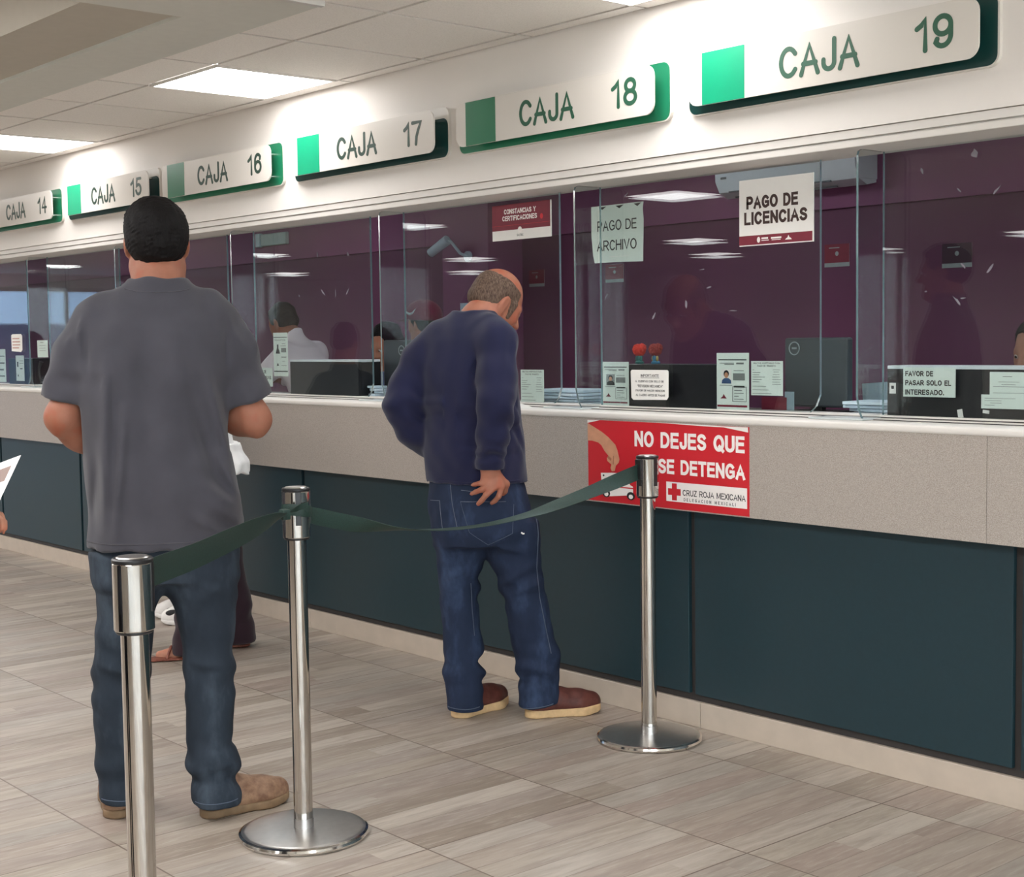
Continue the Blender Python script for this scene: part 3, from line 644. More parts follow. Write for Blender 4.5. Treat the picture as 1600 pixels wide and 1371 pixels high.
notice('identity_leaflet', 'pale narrow leaflet below the rounded notice on the far left pane', 'leaflet', -9.77, -9.63, 1.135, 1.308, YB2, lines(M_INK, [(0.15, 0.3, 0.25, 0.2), (0.5, 0.8, 0.5, 0.04), (0.2, 0.3, 0.75, 0.08)]) + lines(M_INKGREY, [(0.45, 0.9, 0.2, 0.02), (0.45, 0.9, 0.3, 0.02)]), sheet=M_PAPER_G)

# scraps of tape left on the panes
def scrap(x, z, w, h, rot, k):
    random.seed(k)
    m = MB(); n = 7
    pts = [(w/2*math.cos(2*PI*i/n)*random.uniform(0.35, 1.1), h/2*math.sin(2*PI*i/n)*random.uniform(0.35, 1.1)) for i in range(n)]
    c, s = math.cos(rot), math.sin(rot)
    m.prism([(px*c-pz*s, px*s+pz*c) for px, pz in pts], -0.0008, 0)
    o = m.build('tape_scrap', plain('old_tape', (128, 122, 132), 0.6, var=0.2), None)
    o.location = (x, 3.9192, z); tag(o, 'small torn scrap of old tape stuck on the glass', 'tape', 'tape scraps on the glass')
SCRAPS = [
    # x, z, width, height, turn
    (-2.60, 1.872, 0.012, 0.045, 0.3), (-2.47, 1.80, 0.035, 0.01, -0.7), (-2.345, 1.79, 0.05, 0.016, 0.8), (-2.455, 1.575, 0.05, 0.014, -0.8), (-2.36, 1.565, 0.06, 0.02, 0.9),
    (-2.475, 1.468, 0.055, 0.014, -0.9), (-2.455, 1.476, 0.032, 0.008, 0.1), (-2.585, 1.50, 0.02, 0.012, 0.4), (-3.50, 1.61, 0.045, 0.008, 0.1), (-3.47, 1.545, 0.04, 0.012, 0.2),
    (-3.74, 1.45, 0.05, 0.014, 1.0), (-3.36, 1.46, 0.07, 0.008, -0.05), (-3.58, 1.49, 0.018, 0.06, 0.1), (-3.99, 1.53, 0.05, 0.014, 0.9), (-4.53, 1.40, 0.03, 0.03, 0.5), (-3.88, 1.905, 0.03, 0.01, 0.6),
    (-5.72, 1.78, 0.03, 0.05, 0.5), (-5.98, 1.79, 0.02, 0.06, 0.1), (-6.15, 1.60, 0.02, 0.03, 0.4), (-5.73, 1.605, 0.07, 0.015, 0.9), (-5.94, 1.61, 0.06, 0.014, -0.7), (-5.83, 1.60, 0.01, 0.07, 0.0), (-2.42, 1.905, 0.03, 0.05, 0.2)]
for k, s_ in enumerate(SCRAPS): scrap(s_[0], s_[1], s_[2]*.8, s_[3]*.7, s_[4], k)

# red poster on the apron
def P(x, y):
    u = (x-105)/1390.0; return (u, (y-(85+65*u))/(685.0+80*u))
PP = lambda L: [P(x, y) for x, y in L]
notice('poster', 'red poster reading NO DEJES QUE SE DETENGA on the speckled counter apron', 'poster', -3.880, -3.113, 0.774, 1.071, 3.7092, [
    ('lettering', M_WHITEINK, 't', 'NO DEJES QUE', 0.313, 0.975, 0.105, 0.295, 0.215), ('lettering', M_WHITEINK, 't', 'SE DETENGA', 0.464, 0.978, 0.42, 0.595, 0.215),
    ('white_box', M_WHITEINK, 'r', 0.513, 0.988, 0.685, 0.915), ('red_cross', M_RED, 'r', 0.548, 0.578, 0.70, 0.90), ('red_cross', M_RED, 'r', 0.524, 0.602, 0.762, 0.84),
    ('small_lettering', M_INK, 't', 'CRUZ ROJA MEXICANA', 0.614, 0.980, 0.765, 0.835, 0.14), ('small_lettering', M_INK, 't', 'D E L E G A C I O N   M E X I C A L I', 0.62, 0.925, 0.862, 0.898, 0.16),
    ('printed_arm', M_SKINPRINT, 'p', PP([(105, 112), (170, 150), (240, 190), (300, 235), (365, 300), (385, 350), (402, 425), (395, 455), (368, 480), (358, 525), (330, 528), (318, 500), (328, 470), (290, 440), (285, 415), (300, 395), (265, 355), (235, 305), (205, 280), (150, 265), (105, 262)])),
    ('printed_fingers', plain('printed_skin_shade', (170, 112, 84), .5), 'p', PP([(300, 395), (330, 420), (322, 440), (290, 412)])), ('printed_fingers', plain('printed_skin_shade', (170, 112, 84), .5), 'p', PP([(345, 395), (352, 397), (348, 470), (340, 468)])),
    ('printed_van', M_WHITEINK, 'p', PP([(228, 540), (330, 540), (410, 545), (420, 598), (465, 588), (500, 648), (525, 662), (525, 735), (300, 742), (238, 722), (226, 690), (240, 668), (262, 655), (232, 600)])),
    ('van_windows', M_GREYPRINT, 'p', PP([(395, 640), (412, 612), (455, 604), (470, 645)])), ('van_stripe', M_RED, 'p', PP([(300, 650), (525, 672), (525, 682), (300, 660)])),
    ('van_wheels', M_INK, 'e', *P(278, 716), 0.026, 0.05), ('van_wheels', M_INK, 'e', *P(505, 742), 0.026, 0.05), ('wheel_hubs', M_WHITEINK, 'e', *P(279, 722), 0.014, 0.027), ('wheel_hubs', M_WHITEINK, 'e', *P(506, 748), 0.014, 0.027), ('van_lamp', M_INK, 'e', *P(255, 562), 0.006, 0.012),
    ('torn_edge', M_PAPER, 'p', PP([(700, 108), (1100, 130), (1300, 143), (1489, 152), (1492, 195), (1300, 152), (1100, 140)])), ('torn_corner', M_PAPER, 'p', PP([(105, 86), (220, 90), (150, 105), (105, 112)])), ('scuff', M_SKINPRINT, 'p', PP([(712, 690), (735, 685), (750, 735), (715, 745)]))],
    sheet=M_RED, thick=0.0009)

# ------------------------------------------------------------------ belt stanchions
def mat_steel(name, rough, tint):
    t = NT(name); x, y, z = t.sep(t.obj())
    n = t.noise(t.comb(t.math('MULTIPLY', x, 40), t.math('MULTIPLY', y, 40), t.math('MULTIPLY', z, 2)), 1.0, 3)
    t.bsdf(t.ramp(n, [(0.3, tuple(c*0.9 for c in tint[:3])+(1,)), (0.7, tint)]), t.math('MULTIPLY_ADD', n, 0.05, rough), 1.0); return t.m
M_POLE = mat_steel('brushed_steel_tube', 0.03, srgb(200, 196, 190)); M_PLATE = mat_steel('satin_steel_plate', 0.28, srgb(205, 203, 201))
def mat_belt():
    t = NT('dark_green_webbing'); p = t.obj(); x, y, z = t.sep(p)
    n = t.noise(p, 300, 2)
    t.bsdf(t.ramp(n, [(0.3, srgb(20, 42, 37)), (0.7, srgb(31, 58, 51))]), 0.55, 0, 0.5, t.bump(n, 0.2, 0.001)); return t.m
M_BELT = mat_belt()
def stanchion(label, loc, slots):
    t = thing('belt_stanchion', label, 'stanchion', loc, 0, 'belt stanchions')
    b = MB().lathe([(0.0, 0.0), (0.170, 0.0), (0.178, 0.004), (0.180, 0.009), (0.178, 0.015), (0.171, 0.0195), (0.160, 0.021), (0.06, 0.024), (0.0, 0.024)], seg=72).build('base', M_PLATE, t, True)
    MB().lathe([(0.1705, 0.0195), (0.179, 0.0155), (0.1815, 0.009), (0.179, 0.003), (0.172, 0.0)], seg=72).build('rim', M_CHROME, b, True)
    MB().cyl((0, 0, 0.023), (0, 0, 0.84), 0.0262, seg=40).build('pole', M_POLE, t, True)
    MB().cyl((0, 0, 0.024), (0, 0, 0.050), 0.0272, seg=40).build('collar', M_PLATE, t, True)
    h = MB().lathe([(0.0, 0.836), (0.0365, 0.836), (0.0378, 0.838), (0.0378, 0.962), (0.0365, 0.964), (0, 0.964)], seg=48).build('belt_head', M_POLE, t, True, 20)
    MB().lathe([(0.0, 0.830), (0.033, 0.830), (0.0355, 0.833), (0.0355, 0.8365), (0, 0.8365)], seg=48).build('lower_ring', M_BLACK, h, True)
    MB().lathe([(0.0, 0.9635), (0.0375, 0.9635), (0.0385, 0.966), (0.0385, 0.970), (0.036, 0.973), (0.0, 0.973)], seg=48).build('cap_ring', M_BLACK, h, True)
    MB().lathe([(0.0, 0.9732), (0.031, 0.9732), (0.029, 0.9752), (0.0, 0.976)], seg=40).build('cap', M_PLATE, h, True)
    for a in slots:
        a = math.radians(a); m = MB().box(0.031, 0.0388, -0.008, 0.008, 0.872, 0.9635, 0.001)
        bmesh.ops.rotate(m.bm, verts=m.bm.verts[:], cent=(0, 0, 0), matrix=Matrix.Rotation(a, 3, 'Z'))
        m.build('belt_slot', M_BLACK, h)
    return t
def belt(parent, pts, name='belt'):
    """pts: (x, y, z, width, turn) in world space; turn 0 = upright"""
    o = Vector(parent.location); m = MB(); rows = []
    P_ = [Vector(p[:3]) for p in pts]
    for i, p in enumerate(pts):
        tn = (P_[min(i+1, len(P_)-1)]-P_[max(i-1, 0)]).normalized()
        side = tn.cross(Vector((0, 0, 1))).normalized(); up = side.cross(tn).normalized()
        a = math.radians(p[4]); w = up*math.cos(a)+side*math.sin(a); nn = tn.cross(w).normalized()*0.0007
        c = P_[i]-o; row = []
        for k in range(7):
            f = (k/6-0.5)*p[3]; cup = nn*(8*(0.25-(k/6-0.5)**2)*1.4)
            row.append((c+w*f+cup, nn))
        rows.append(row)
    fr = [[m.bm.verts.new(q+n_) for q, n_ in r] for r in rows]; bk = [[m.bm.verts.new(q-n_) for q, n_ in r] for r in rows]
    K = 6
    for i in range(len(rows)-1):
        for k in range(K):
            m.bm.faces.new((fr[i][k], fr[i+1][k], fr[i+1][k+1], fr[i][k+1])); m.bm.faces.new((bk[i][k+1], bk[i+1][k+1], bk[i+1][k], bk[i][k]))
        m.bm.faces.new((fr[i][0], bk[i][0], bk[i+1][0], fr[i+1][0])); m.bm.faces.new((fr[i][K], fr[i+1][K], bk[i+1][K], bk[i][K]))
    m.bm.faces.new([v for v in fr[0]]+[v for v in reversed(bk[0])]); m.bm.faces.new([v for v in reversed(fr[-1])]+[v for v in bk[-1]])
    return m.build(name, M_BELT, parent, True, 50)
def smooth_path(keys, n):
    keys = np.array(keys, float); t = np.linspace(0, len(keys)-1, n); out = []
    for q in t:
        i = min(int(q), len(keys)-2); f = q-i
        p0, p1, p2, p3 = keys[max(i-1, 0)], keys[i], keys[i+1], keys[min(i+2, len(keys)-1)]
        out.append(tuple(0.5*((2*p1)+(-p0+p2)*f+(2*p0-5*p1+4*p2-p3)*f*f+(-p0+3*p1-3*p2+p3)*f**3)))
    return out
S1 = stanchion('steel belt stanchion nearest the camera, its foot below the frame', (-2.515, 1.222, 0), (44, 134, 224))
S2 = stanchion('steel belt stanchion right of the man in the gray shirt, with a bright round foot', (-3.400, 2.140, 0), (-23, 67, 157, 247))
S3 = stanchion('steel belt stanchion in front of the red poster', (-3.410, 3.535, 0), (-90, 0, 90, 180))
dx, dy = -0.885, 0.918
def along(f): return (-2.515+dx*f, 1.222+dy*f)
belt(S1, smooth_path([(*along(0.03), 0.928, 0.056, 0), (*along(0.12), 0.926, 0.056, 0), (*along(0.3), 0.9185, 0.056, 0), (*along(0.5), 0.9165, 0.055, 0), (*along(0.65), 0.9155, 0.052, 6), (*along(0.8), 0.9145, 0.042, 25), (*along(0.88), 0.913, 0.026, 50), (*along(0.93), 0.916, 0.020, 60), (-3.358, 2.118, 0.921, 0.022, 30), (-3.358, 2.152, 0.921, 0.028, 0)], 70))
MB().box(-0.012, 0.012, -0.012, 0.012, -0.014, 0.014, 0.003).build('belt_knot', M_BELT, S1, True).location = (along(0.9)[0]+2.515, along(0.9)[1]-1.222, 0.914)
# belt wrapped round the head of the middle stanchion
wr = []
for k in range(0, 25):
    a = math.radians(-110+k*10); wr.append((-3.400+0.0395*math.cos(a), 2.140+0.0395*math.sin(a), 0.912+0.004*math.sin(k*0.3), 0.032, 0))
belt(S2, wr, 'belt_wrap')
belt(S3, smooth_path([(-3.378, 2.165, 0.900, 0.036, 0), (-3.40, 2.20, 0.889, 0.046, 0), (-3.41, 2.32, 0.857, 0.046, 8), (-3.41, 2.44, 0.831, 0.046, 62), (-3.41, 2.557, 0.815, 0.046, 86), (-3.41, 2.68, 0.805, 0.046, 92), (-3.41, 2.83, 0.805, 0.046, 92), (-3.41, 3.0, 0.820, 0.046, 100), (-3.41, 3.1, 0.837, 0.046, 115), (-3.41, 3.26, 0.869, 0.046, 132), (-3.41, 3.36, 0.891, 0.048, 150), (-3.41, 3.495, 0.921, 0.052, 180)], 90))
MB().box(-0.014, 0.014, -0.047, -0.034, 0.895, 0.963, 0.003).build('belt_clip', M_BLACK, S3)
# ------------------------------------------------------------------ figures: smooth implicit surfaces turned into meshes
class Field:
    """signed distance grid; shapes are blended into it, then it becomes one continuous mesh"""
    def __init__(s, lo, hi, h):
        s.lo = np.array(lo, np.float32); s.h = h
        s.n = np.ceil((np.array(hi)-np.array(lo))/h).astype(int)+1
        s.ax = [s.lo[i]+h*np.arange(s.n[i], dtype=np.float32) for i in range(3)]
        s.D = np.full(s.n, 0.5, np.float32)
    def block(s, lo, hi):
        a = np.clip(np.floor((np.array(lo)-s.lo)/s.h).astype(int), 0, s.n); b = np.clip(np.ceil((np.array(hi)-s.lo)/s.h).astype(int)+1, 0, s.n)
        sl = tuple(slice(int(i), int(j)) for i, j in zip(a, b))
        x = s.ax[0][sl[0]][:, None, None]; y = s.ax[1][sl[1]][None, :, None]; z = s.ax[2][sl[2]][None, None, :]
        return sl, x, y, z
    def blend(s, sl, d, k):
        o = s.D[sl]
        if o.size == 0: return
        if k > 0:
            hh = np.maximum(k-np.abs(o-d), 0)/k; s.D[sl] = np.minimum(o, d)-hh*hh*k*0.25
        else: s.D[sl] = np.minimum(o, d)
    def carve(s, sl, d, k):
        o = s.D[sl]
        if o.size == 0: return
        d = -d
        if k > 0:
            hh = np.maximum(k-np.abs(o-d), 0)/k; s.D[sl] = np.maximum(o, d)+hh*hh*k*0.25
        else: s.D[sl] = np.maximum(o, d)
    def cone(s, a, b, ra, rb, k=0.02, cut=False, flat=None):
        a = np.array(a, np.float32); b = np.array(b, np.float32); m = max(ra, rb)+k+3*s.h
        sl, x, y, z = s.block(np.minimum(a, b)-m, np.maximum(a, b)+m)
        ab = b-a; L = float(ab@ab)+1e-9
        t = np.clip(((x-a[0])*ab[0]+(y-a[1])*ab[1]+(z-a[2])*ab[2])/L, 0, 1)
        dx, dy, dz = x-a[0]-t*ab[0], y-a[1]-t*ab[1], z-a[2]-t*ab[2]
        if flat is not None:      # squashed along a direction
            f = np.array(flat[:3], np.float32); q = dx*f[0]+dy*f[1]+dz*f[2]; e = (1/flat[3]-1)
            dx = dx+q*f[0]*e; dy = dy+q*f[1]*e; dz = dz+q*f[2]*e
        d = np.sqrt(dx*dx+dy*dy+dz*dz)-(ra+(rb-ra)*t)
        (s.carve if cut else s.blend)(sl, d, k)
    def chain(s, pts, rs, k=0.02, **kw):
        for i in range(len(pts)-1): s.cone(pts[i], pts[i+1], rs[i], rs[i+1], k, **kw)
    def ell(s, c, r, k=0.02, R=None, cut=False):
        c = np.array(c, np.float32); r = np.array(r, np.float32); m = float(r.max())+k+3*s.h
        sl, x, y, z = s.block(c-m, c+m); x, y, z = x-c[0], y-c[1], z-c[2]
        if R is not None:
            R = np.array(R, np.float32)
            x, y, z = R[0, 0]*x+R[1, 0]*y+R[2, 0]*z, R[0, 1]*x+R[1, 1]*y+R[2, 1]*z, R[0, 2]*x+R[1, 2]*y+R[2, 2]*z
        k0 = np.sqrt((x/r[0])**2+(y/r[1])**2+(z/r[2])**2); k1 = np.sqrt((x/r[0]**2)**2+(y/r[1]**2)**2+(z/r[2]**2)**2)+1e-6
        d = k0*(k0-1)/k1
        (s.carve if cut else s.blend)(sl, d, k)
    def loft(s, keys, k=0.02, rot=0.0, n=2.3, rots=None):
        """keys: (z, cx, cy, rx, ry) from bottom to top, smooth in between"""
        K = np.array(sorted(keys), np.float32); m = float(K[:, 3:5].max())+k+0.02
        lo = (K[:, 1].min()-m, K[:, 2].min()-m, K[0, 0]-k-0.01); hi = (K[:, 1].max()+m, K[:, 2].max()+m, K[-1, 0]+k+0.01)
        sl, x, y, z = s.block(lo, hi); zz = np.clip(z.ravel(), K[0, 0], K[-1, 0])
        v = [cubic(K[:, 0], K[:, i], zz)[None, None, :].astype(np.float32) for i in range(1, 5)]
        dx, dy = x-v[0], y-v[1]
        if rot: c, q = math.cos(rot), math.sin(rot); dx, dy = dx*c+dy*q, -dx*q+dy*c
        k0 = ((np.abs(dx)/v[2])**n+(np.abs(dy)/v[3])**n)**(1.0/n)
        rad = np.sqrt(dx*dx+dy*dy)+1e-6
        d = rad*(1-1/np.maximum(k0, 1e-3)); d = np.where(k0 < 0.35, -np.minimum(v[2], v[3])*0.65, d)
        d = np.maximum(d, np.maximum(K[0, 0]-z, z-K[-1, 0])); s.blend(sl, d.astype(np.float32), k)
    def plane(s, p, nrm):
        """keeps the side the normal points away from"""
        p = np.array(p, np.float32); nrm = np.array(nrm, np.float32); nrm = nrm/np.linalg.norm(nrm)
        x, y, z = s.ax[0][:, None, None], s.ax[1][None, :, None], s.ax[2][None, None, :]
        s.D = np.maximum(s.D, ((x-p[0])*nrm[0]+(y-p[1])*nrm[1]+(z-p[2])*nrm[2]).astype(np.float32))
    def ridge(s, a, b, w, hgt):
        """a fold: raises (or with a negative height sinks) the surface along a segment"""
        a = np.array(a, np.float32); b = np.array(b, np.float32); m = 3*w
        sl, x, y, z = s.block(np.minimum(a, b)-m, np.maximum(a, b)+m)
        ab = b-a; L = float(ab@ab)+1e-9
        t = np.clip(((x-a[0])*ab[0]+(y-a[1])*ab[1]+(z-a[2])*ab[2])/L, 0, 1)
        d2 = (x-a[0]-t*ab[0])**2+(y-a[1]-t*ab[1])**2+(z-a[2]-t*ab[2])**2
        s.D[sl] -= (hgt*np.exp(-d2/(w*w))*np.clip(1.2-np.abs(2*t-1)**2, 0, 1)).astype(np.float32)
    def fold_back(s, a, b, w, hgt, y1, sign=-1):
        """a fold drawn in the (x, z) plane on the side of the cloth with y below y1 (sign -1) or above it (+1)"""
        lo = (min(a[0], b[0])-3*w, s.lo[1] if sign < 0 else y1, min(a[1], b[1])-3*w); hi = (max(a[0], b[0])+3*w, y1 if sign < 0 else s.ax[1][-1], max(a[1], b[1])+3*w)
        sl, x, y, z = s.block(lo, hi)
        dx, dz = b[0]-a[0], b[1]-a[1]; L = dx*dx+dz*dz+1e-9
        t = np.clip(((x-a[0])*dx+(z-a[1])*dz)/L, 0, 1)
        d2 = (x-a[0]-t*dx)**2+(z-a[1]-t*dz)**2
        s.D[sl] -= (hgt*np.exp(-d2/(w*w))*(1-0.7*np.abs(2*t-1)**2)+0*y).astype(np.float32)
    def ripple(s, c, ext, waves, hgt, seed=0, slant=0.0):
        """stacked horizontal creases around a leg or sleeve"""
        c = np.array(c, np.float32); e = np.array(ext, np.float32)
        sl, x, y, z = s.block(c-e*1.6, c+e*1.6)
        u, v, w = (x-c[0])/e[0], (y-c[1])/e[1], (z-c[2])/e[2]
        ang = np.arctan2(v, u)
        ph = waves*w+slant*u+0.9*np.sin(ang*2+seed)+0.7*np.sin(ang*3+seed*1.7+w*2)
        s.D[sl] -= (hgt*np.sin(ph)*np.exp(-w*w*1.6)*(0.65+0.35*np.sin(ang+seed*2.1))).astype(np.float32)
    def rough(s, hgt, scale, seed=0):
        rs = np.random.RandomState(seed); x, y, z = s.ax[0][:, None, None], s.ax[1][None, :, None], s.ax[2][None, None, :]
        for i in range(5):
            k = rs.randn(3)*scale; s.D += (hgt*np.sin(k[0]*x+k[1]*y+k[2]*z+rs.rand()*6)).astype(np.float32)
    def mesh(s, name, mat, parent=None, smooth=2):
        D = s.D; neg = D < 0
        n = np.array(D.shape)-1
        c = np.zeros(n, np.int8)
        for i in (0, 1):
            for j in (0, 1):
                for k in (0, 1): c += neg[i:i+n[0], j:j+n[1], k:k+n[2]]
        act = (c > 0) & (c < 8); idx = np.argwhere(act)
        imap = np.full(n, -1, np.int32); imap[act] = np.arange(len(idx))
        P = np.zeros((len(idx), 3), np.float32); cnt = np.zeros(len(idx), np.float32)
        I, J, K = idx.T; ar = [0, 1]
        for ax in range(3):
            o1, o2 = [q for q in range(3) if q != ax]
            for p in ar:
                for q in ar:
                    off = [0, 0, 0]; off[o1] = p; off[o2] = q; off2 = list(off); off2[ax] = 1
                    d0 = D[I+off[0], J+off[1], K+off[2]]; d1 = D[I+off2[0], J+off2[1], K+off2[2]]
                    m = (d0 < 0) != (d1 < 0); t = np.where(m, d0/np.where(m, d0-d1, 1), 0)
                    v = np.tile(np.array(off, np.float32), (len(idx), 1)); v[:, ax] += t
                    P[m] += v[m]; cnt[m] += 1
        P = (P/cnt[:, None]+idx)*s.h+s.lo
        quads = []
        for ax in range(3):
            o1, o2 = [q for q in range(3) if q != ax]
            A = [slice(None)]*3; B = [slice(None)]*3; A[ax] = slice(0, -1); B[ax] = slice(1, None)
            n0 = neg[tuple(A)]; n1 = neg[tuple(B)]; e = np.argwhere(n0 != n1)
            e = e[(e[:, o1] > 0) & (e[:, o2] > 0) & (e[:, o1] < D.shape[o1]-1) & (e[:, o2] < D.shape[o2]-1)]
            def cell(d1, d2):
                q = e.copy(); q[:, o1] += d1; q[:, o2] += d2; return imap[q[:, 0], q[:, 1], q[:, 2]]
            Q = np.stack([cell(-1, -1), cell(0, -1), cell(0, 0), cell(-1, 0)], 1)
            flip = n0[e[:, 0], e[:, 1], e[:, 2]]
            if ax == 1: flip = ~flip
            Q[~flip] = Q[~flip][:, ::-1]; quads.append(Q[(Q >= 0).all(1)])
        Q = np.concatenate(quads)
        for _ in range(smooth):
            S_ = np.zeros_like(P); N_ = np.zeros(len(P), np.float32)
            for i in range(4):
                a, b = Q[:, i], Q[:, (i+1) % 4]
                for ax in range(3):
                    S_[:, ax] += np.bincount(a, P[b, ax], len(P))+np.bincount(b, P[a, ax], len(P))
                N_ += np.bincount(a, minlength=len(P))+np.bincount(b, minlength=len(P))
            P = P*0.5+0.5*S_/np.maximum(N_, 1)[:, None]
        me = bpy.data.meshes.new(name)
        me.vertices.add(len(P)); me.vertices.foreach_set('co', P.astype(np.float32).ravel())
        me.loops.add(len(Q)*4); me.loops.foreach_set('vertex_index', Q.astype(np.int32).ravel())
        me.polygons.add(len(Q)); me.polygons.foreach_set('loop_start', np.arange(0, len(Q)*4, 4, dtype=np.int32))
        try: me.polygons.foreach_set('loop_total', np.full(len(Q), 4, np.int32))
        except Exception: pass
        me.update(calc_edges=True); me.validate()
        return link(name, me, mat, parent, True, 180)

def cubic(xk, yk, x):
    """monotone-ish cubic interpolation"""
    i = np.clip(np.searchsorted(xk, x)-1, 0, len(xk)-2); h = xk[i+1]-xk[i]; t = (x-xk[i])/h
    sl = np.diff(yk)/np.diff(xk); m = np.zeros(len(xk)); m[0] = sl[0]; m[-1] = sl[-1]
    if len(xk) > 2:
        w = sl[:-1]*sl[1:]; m[1:-1] = np.where(w > 0, 2*w/(sl[:-1]+sl[1:]+1e-12), 0)
    return yk[i]*(2*t**3-3*t**2+1)+h*m[i]*(t**3-2*t**2+t)+yk[i+1]*(-2*t**3+3*t**2)+h*m[i+1]*(t**3-t**2)

def rotm(yaw, pitch=0.0, roll=0.0):
    """yaw turns right, pitch looks down, roll tilts to the right (degrees)"""
    y, p, r = math.radians(-yaw), math.radians(-pitch), math.radians(roll)
    return np.array(Matrix.Rotation(y, 3, 'Z') @ Matrix.Rotation(p, 3, 'X') @ Matrix.Rotation(r, 3, 'Y'))

def head_shape(F, c, R, sc=1.0, ears=True, shut=False):
    c = np.array(c, float); W_ = lambda *p: c+R @ (np.array(p)*sc)
    F.ell(W_(0, -.014, .036), np.array((.077, .097, .090))*sc, 0.01, R)
    F.ell(W_(0, .030, -.030), np.array((.060, .062, .092))*sc, 0.03, R)
    for s in (-1, 1):
        F.cone(W_(s*.050, .005, -.068), W_(s*.014, .074, -.106), .024*sc, .017*sc, .03)
        F.ell(W_(s*.044, .058, -.026), np.array((.022, .024, .024))*sc, .025, R)
        F.cone(W_(s*.012, .085, .020), W_(s*.044, .074, .017), .012*sc, .009*sc, .02)
    F.ell(W_(0, .082, -.104), np.array((.018, .014, .015))*sc, .025, R)
    for s in (-1, 1): F.ell(W_(s*.033, .094, .002), np.array((.017, .013, .011))*sc, .014, R, cut=True)
    for s in (-1, 1):
        if shut: F.ell(W_(s*.032, .0785, .000), np.array((.0150, .0135, .0130))*sc, .004, R)
        else: F.ell(W_(s*.032, .0785, .0065), np.array((.0145, .0132, .0085))*sc, .004, R)
    F.cone(W_(0, .088, .012), W_(0, .113, -.032), .0085*sc, .0125*sc, .012)
    for s in (-1, 1):
        F.ell(W_(s*.013, .101, -.037), np.array((.009, .011, .009))*sc, .008, R)
        F.ell(W_(s*.008, .106, -.0475), np.array((.0045, .006, .005))*sc, .003, R, cut=True)
    F.cone(W_(-.021, .086, -.066), W_(.021, .086, -.066), .0075*sc, .0075*sc, .01); F.cone(W_(-.017, .087, -.079), W_(.017, .087, -.079), .0085*sc, .0085*sc, .01)
    F.cone(W_(-.026, .096, -.0725), W_(.026, .096, -.0725), .0028*sc, .0028*sc, .004, cut=True)
    if ears:
        for s in (-1, 1):
            Re = R @ np.array(Matrix.Rotation(math.radians(s*22), 3, 'Z')) @ np.array(Matrix.Rotation(math.radians(-12), 3, 'X'))
            F.ell(W_(s*.080, -.010, -.006), np.array((.010, .019, .033))*sc, .010, Re)
            F.ell(W_(s*.079, -.004, -.034), np.array((.008, .010, .012))*sc, .008, Re)
            F.ell(W_(s*.090, -.002, .002), np.array((.008, .010, .020))*sc, .006, Re, cut=True)

def hand_shape(F, wrist, d, n, side, curl=25, sc=1.0, spread=4, thumb_out=40):
    """wrist point, finger direction, palm normal; side +1 right hand, -1 left hand"""
    d = np.array(d, float); d /= np.linalg.norm(d); n = np.array(n, float); n -= d*(n@d); n /= np.linalg.norm(n)
    t = np.cross(d, n)*side; w = np.array(wrist, float)
    kn = [w+d*.088*sc+t*.028*sc, w+d*.093*sc+t*.009*sc, w+d*.089*sc-t*.010*sc, w+d*.080*sc-t*.027*sc]
    base = [w+d*.012*sc+t*.016*sc, w+d*.010*sc+t*.005*sc, w+d*.010*sc-t*.006*sc, w+d*.012*sc-t*.015*sc]
    for b, q, r in zip(base, kn, (.0135, .0135, .013, .012)): F.cone(b, q, r*1.05*sc, r*.92*sc, .012)
    for i, (q, L, r) in enumerate(zip(kn, (.072, .080, .075, .058), (.0094, .0096, .0092, .0082))):
        a = 0; p = q; tw = math.radians((1.5-i)*spread)
        for j, (f, cu) in enumerate(((.46, curl*0.8), (.30, curl*1.3), (.24, curl))):
            a += math.radians(cu); v = (d*math.cos(tw)+t*math.sin(tw))*math.cos(a)+n*math.sin(a)
            e = p+v*L*f*sc; F.cone(p, e, r*(1-.09*j)*sc, r*(1-.09*(j+1))*sc, .003); p = e
    o = math.radians(thumb_out); b0 = w+d*.022*sc+t*.022*sc
    v = d*math.cos(o)+t*math.sin(o)+n*.35; v /= np.linalg.norm(v); b1 = b0+v*.042*sc
    v2 = d*math.cos(o*.4)+t*math.sin(o*.4)+n*.45; v2 /= np.linalg.norm(v2)
    F.cone(b0, b1, .0145*sc, .0115*sc, .012); F.cone(b1, b1+v2*.030*sc, .0112*sc, .0098*sc, .005); F.cone(b1+v2*.030*sc, b1+v2*.052*sc, .0098*sc, .008*sc, .004)

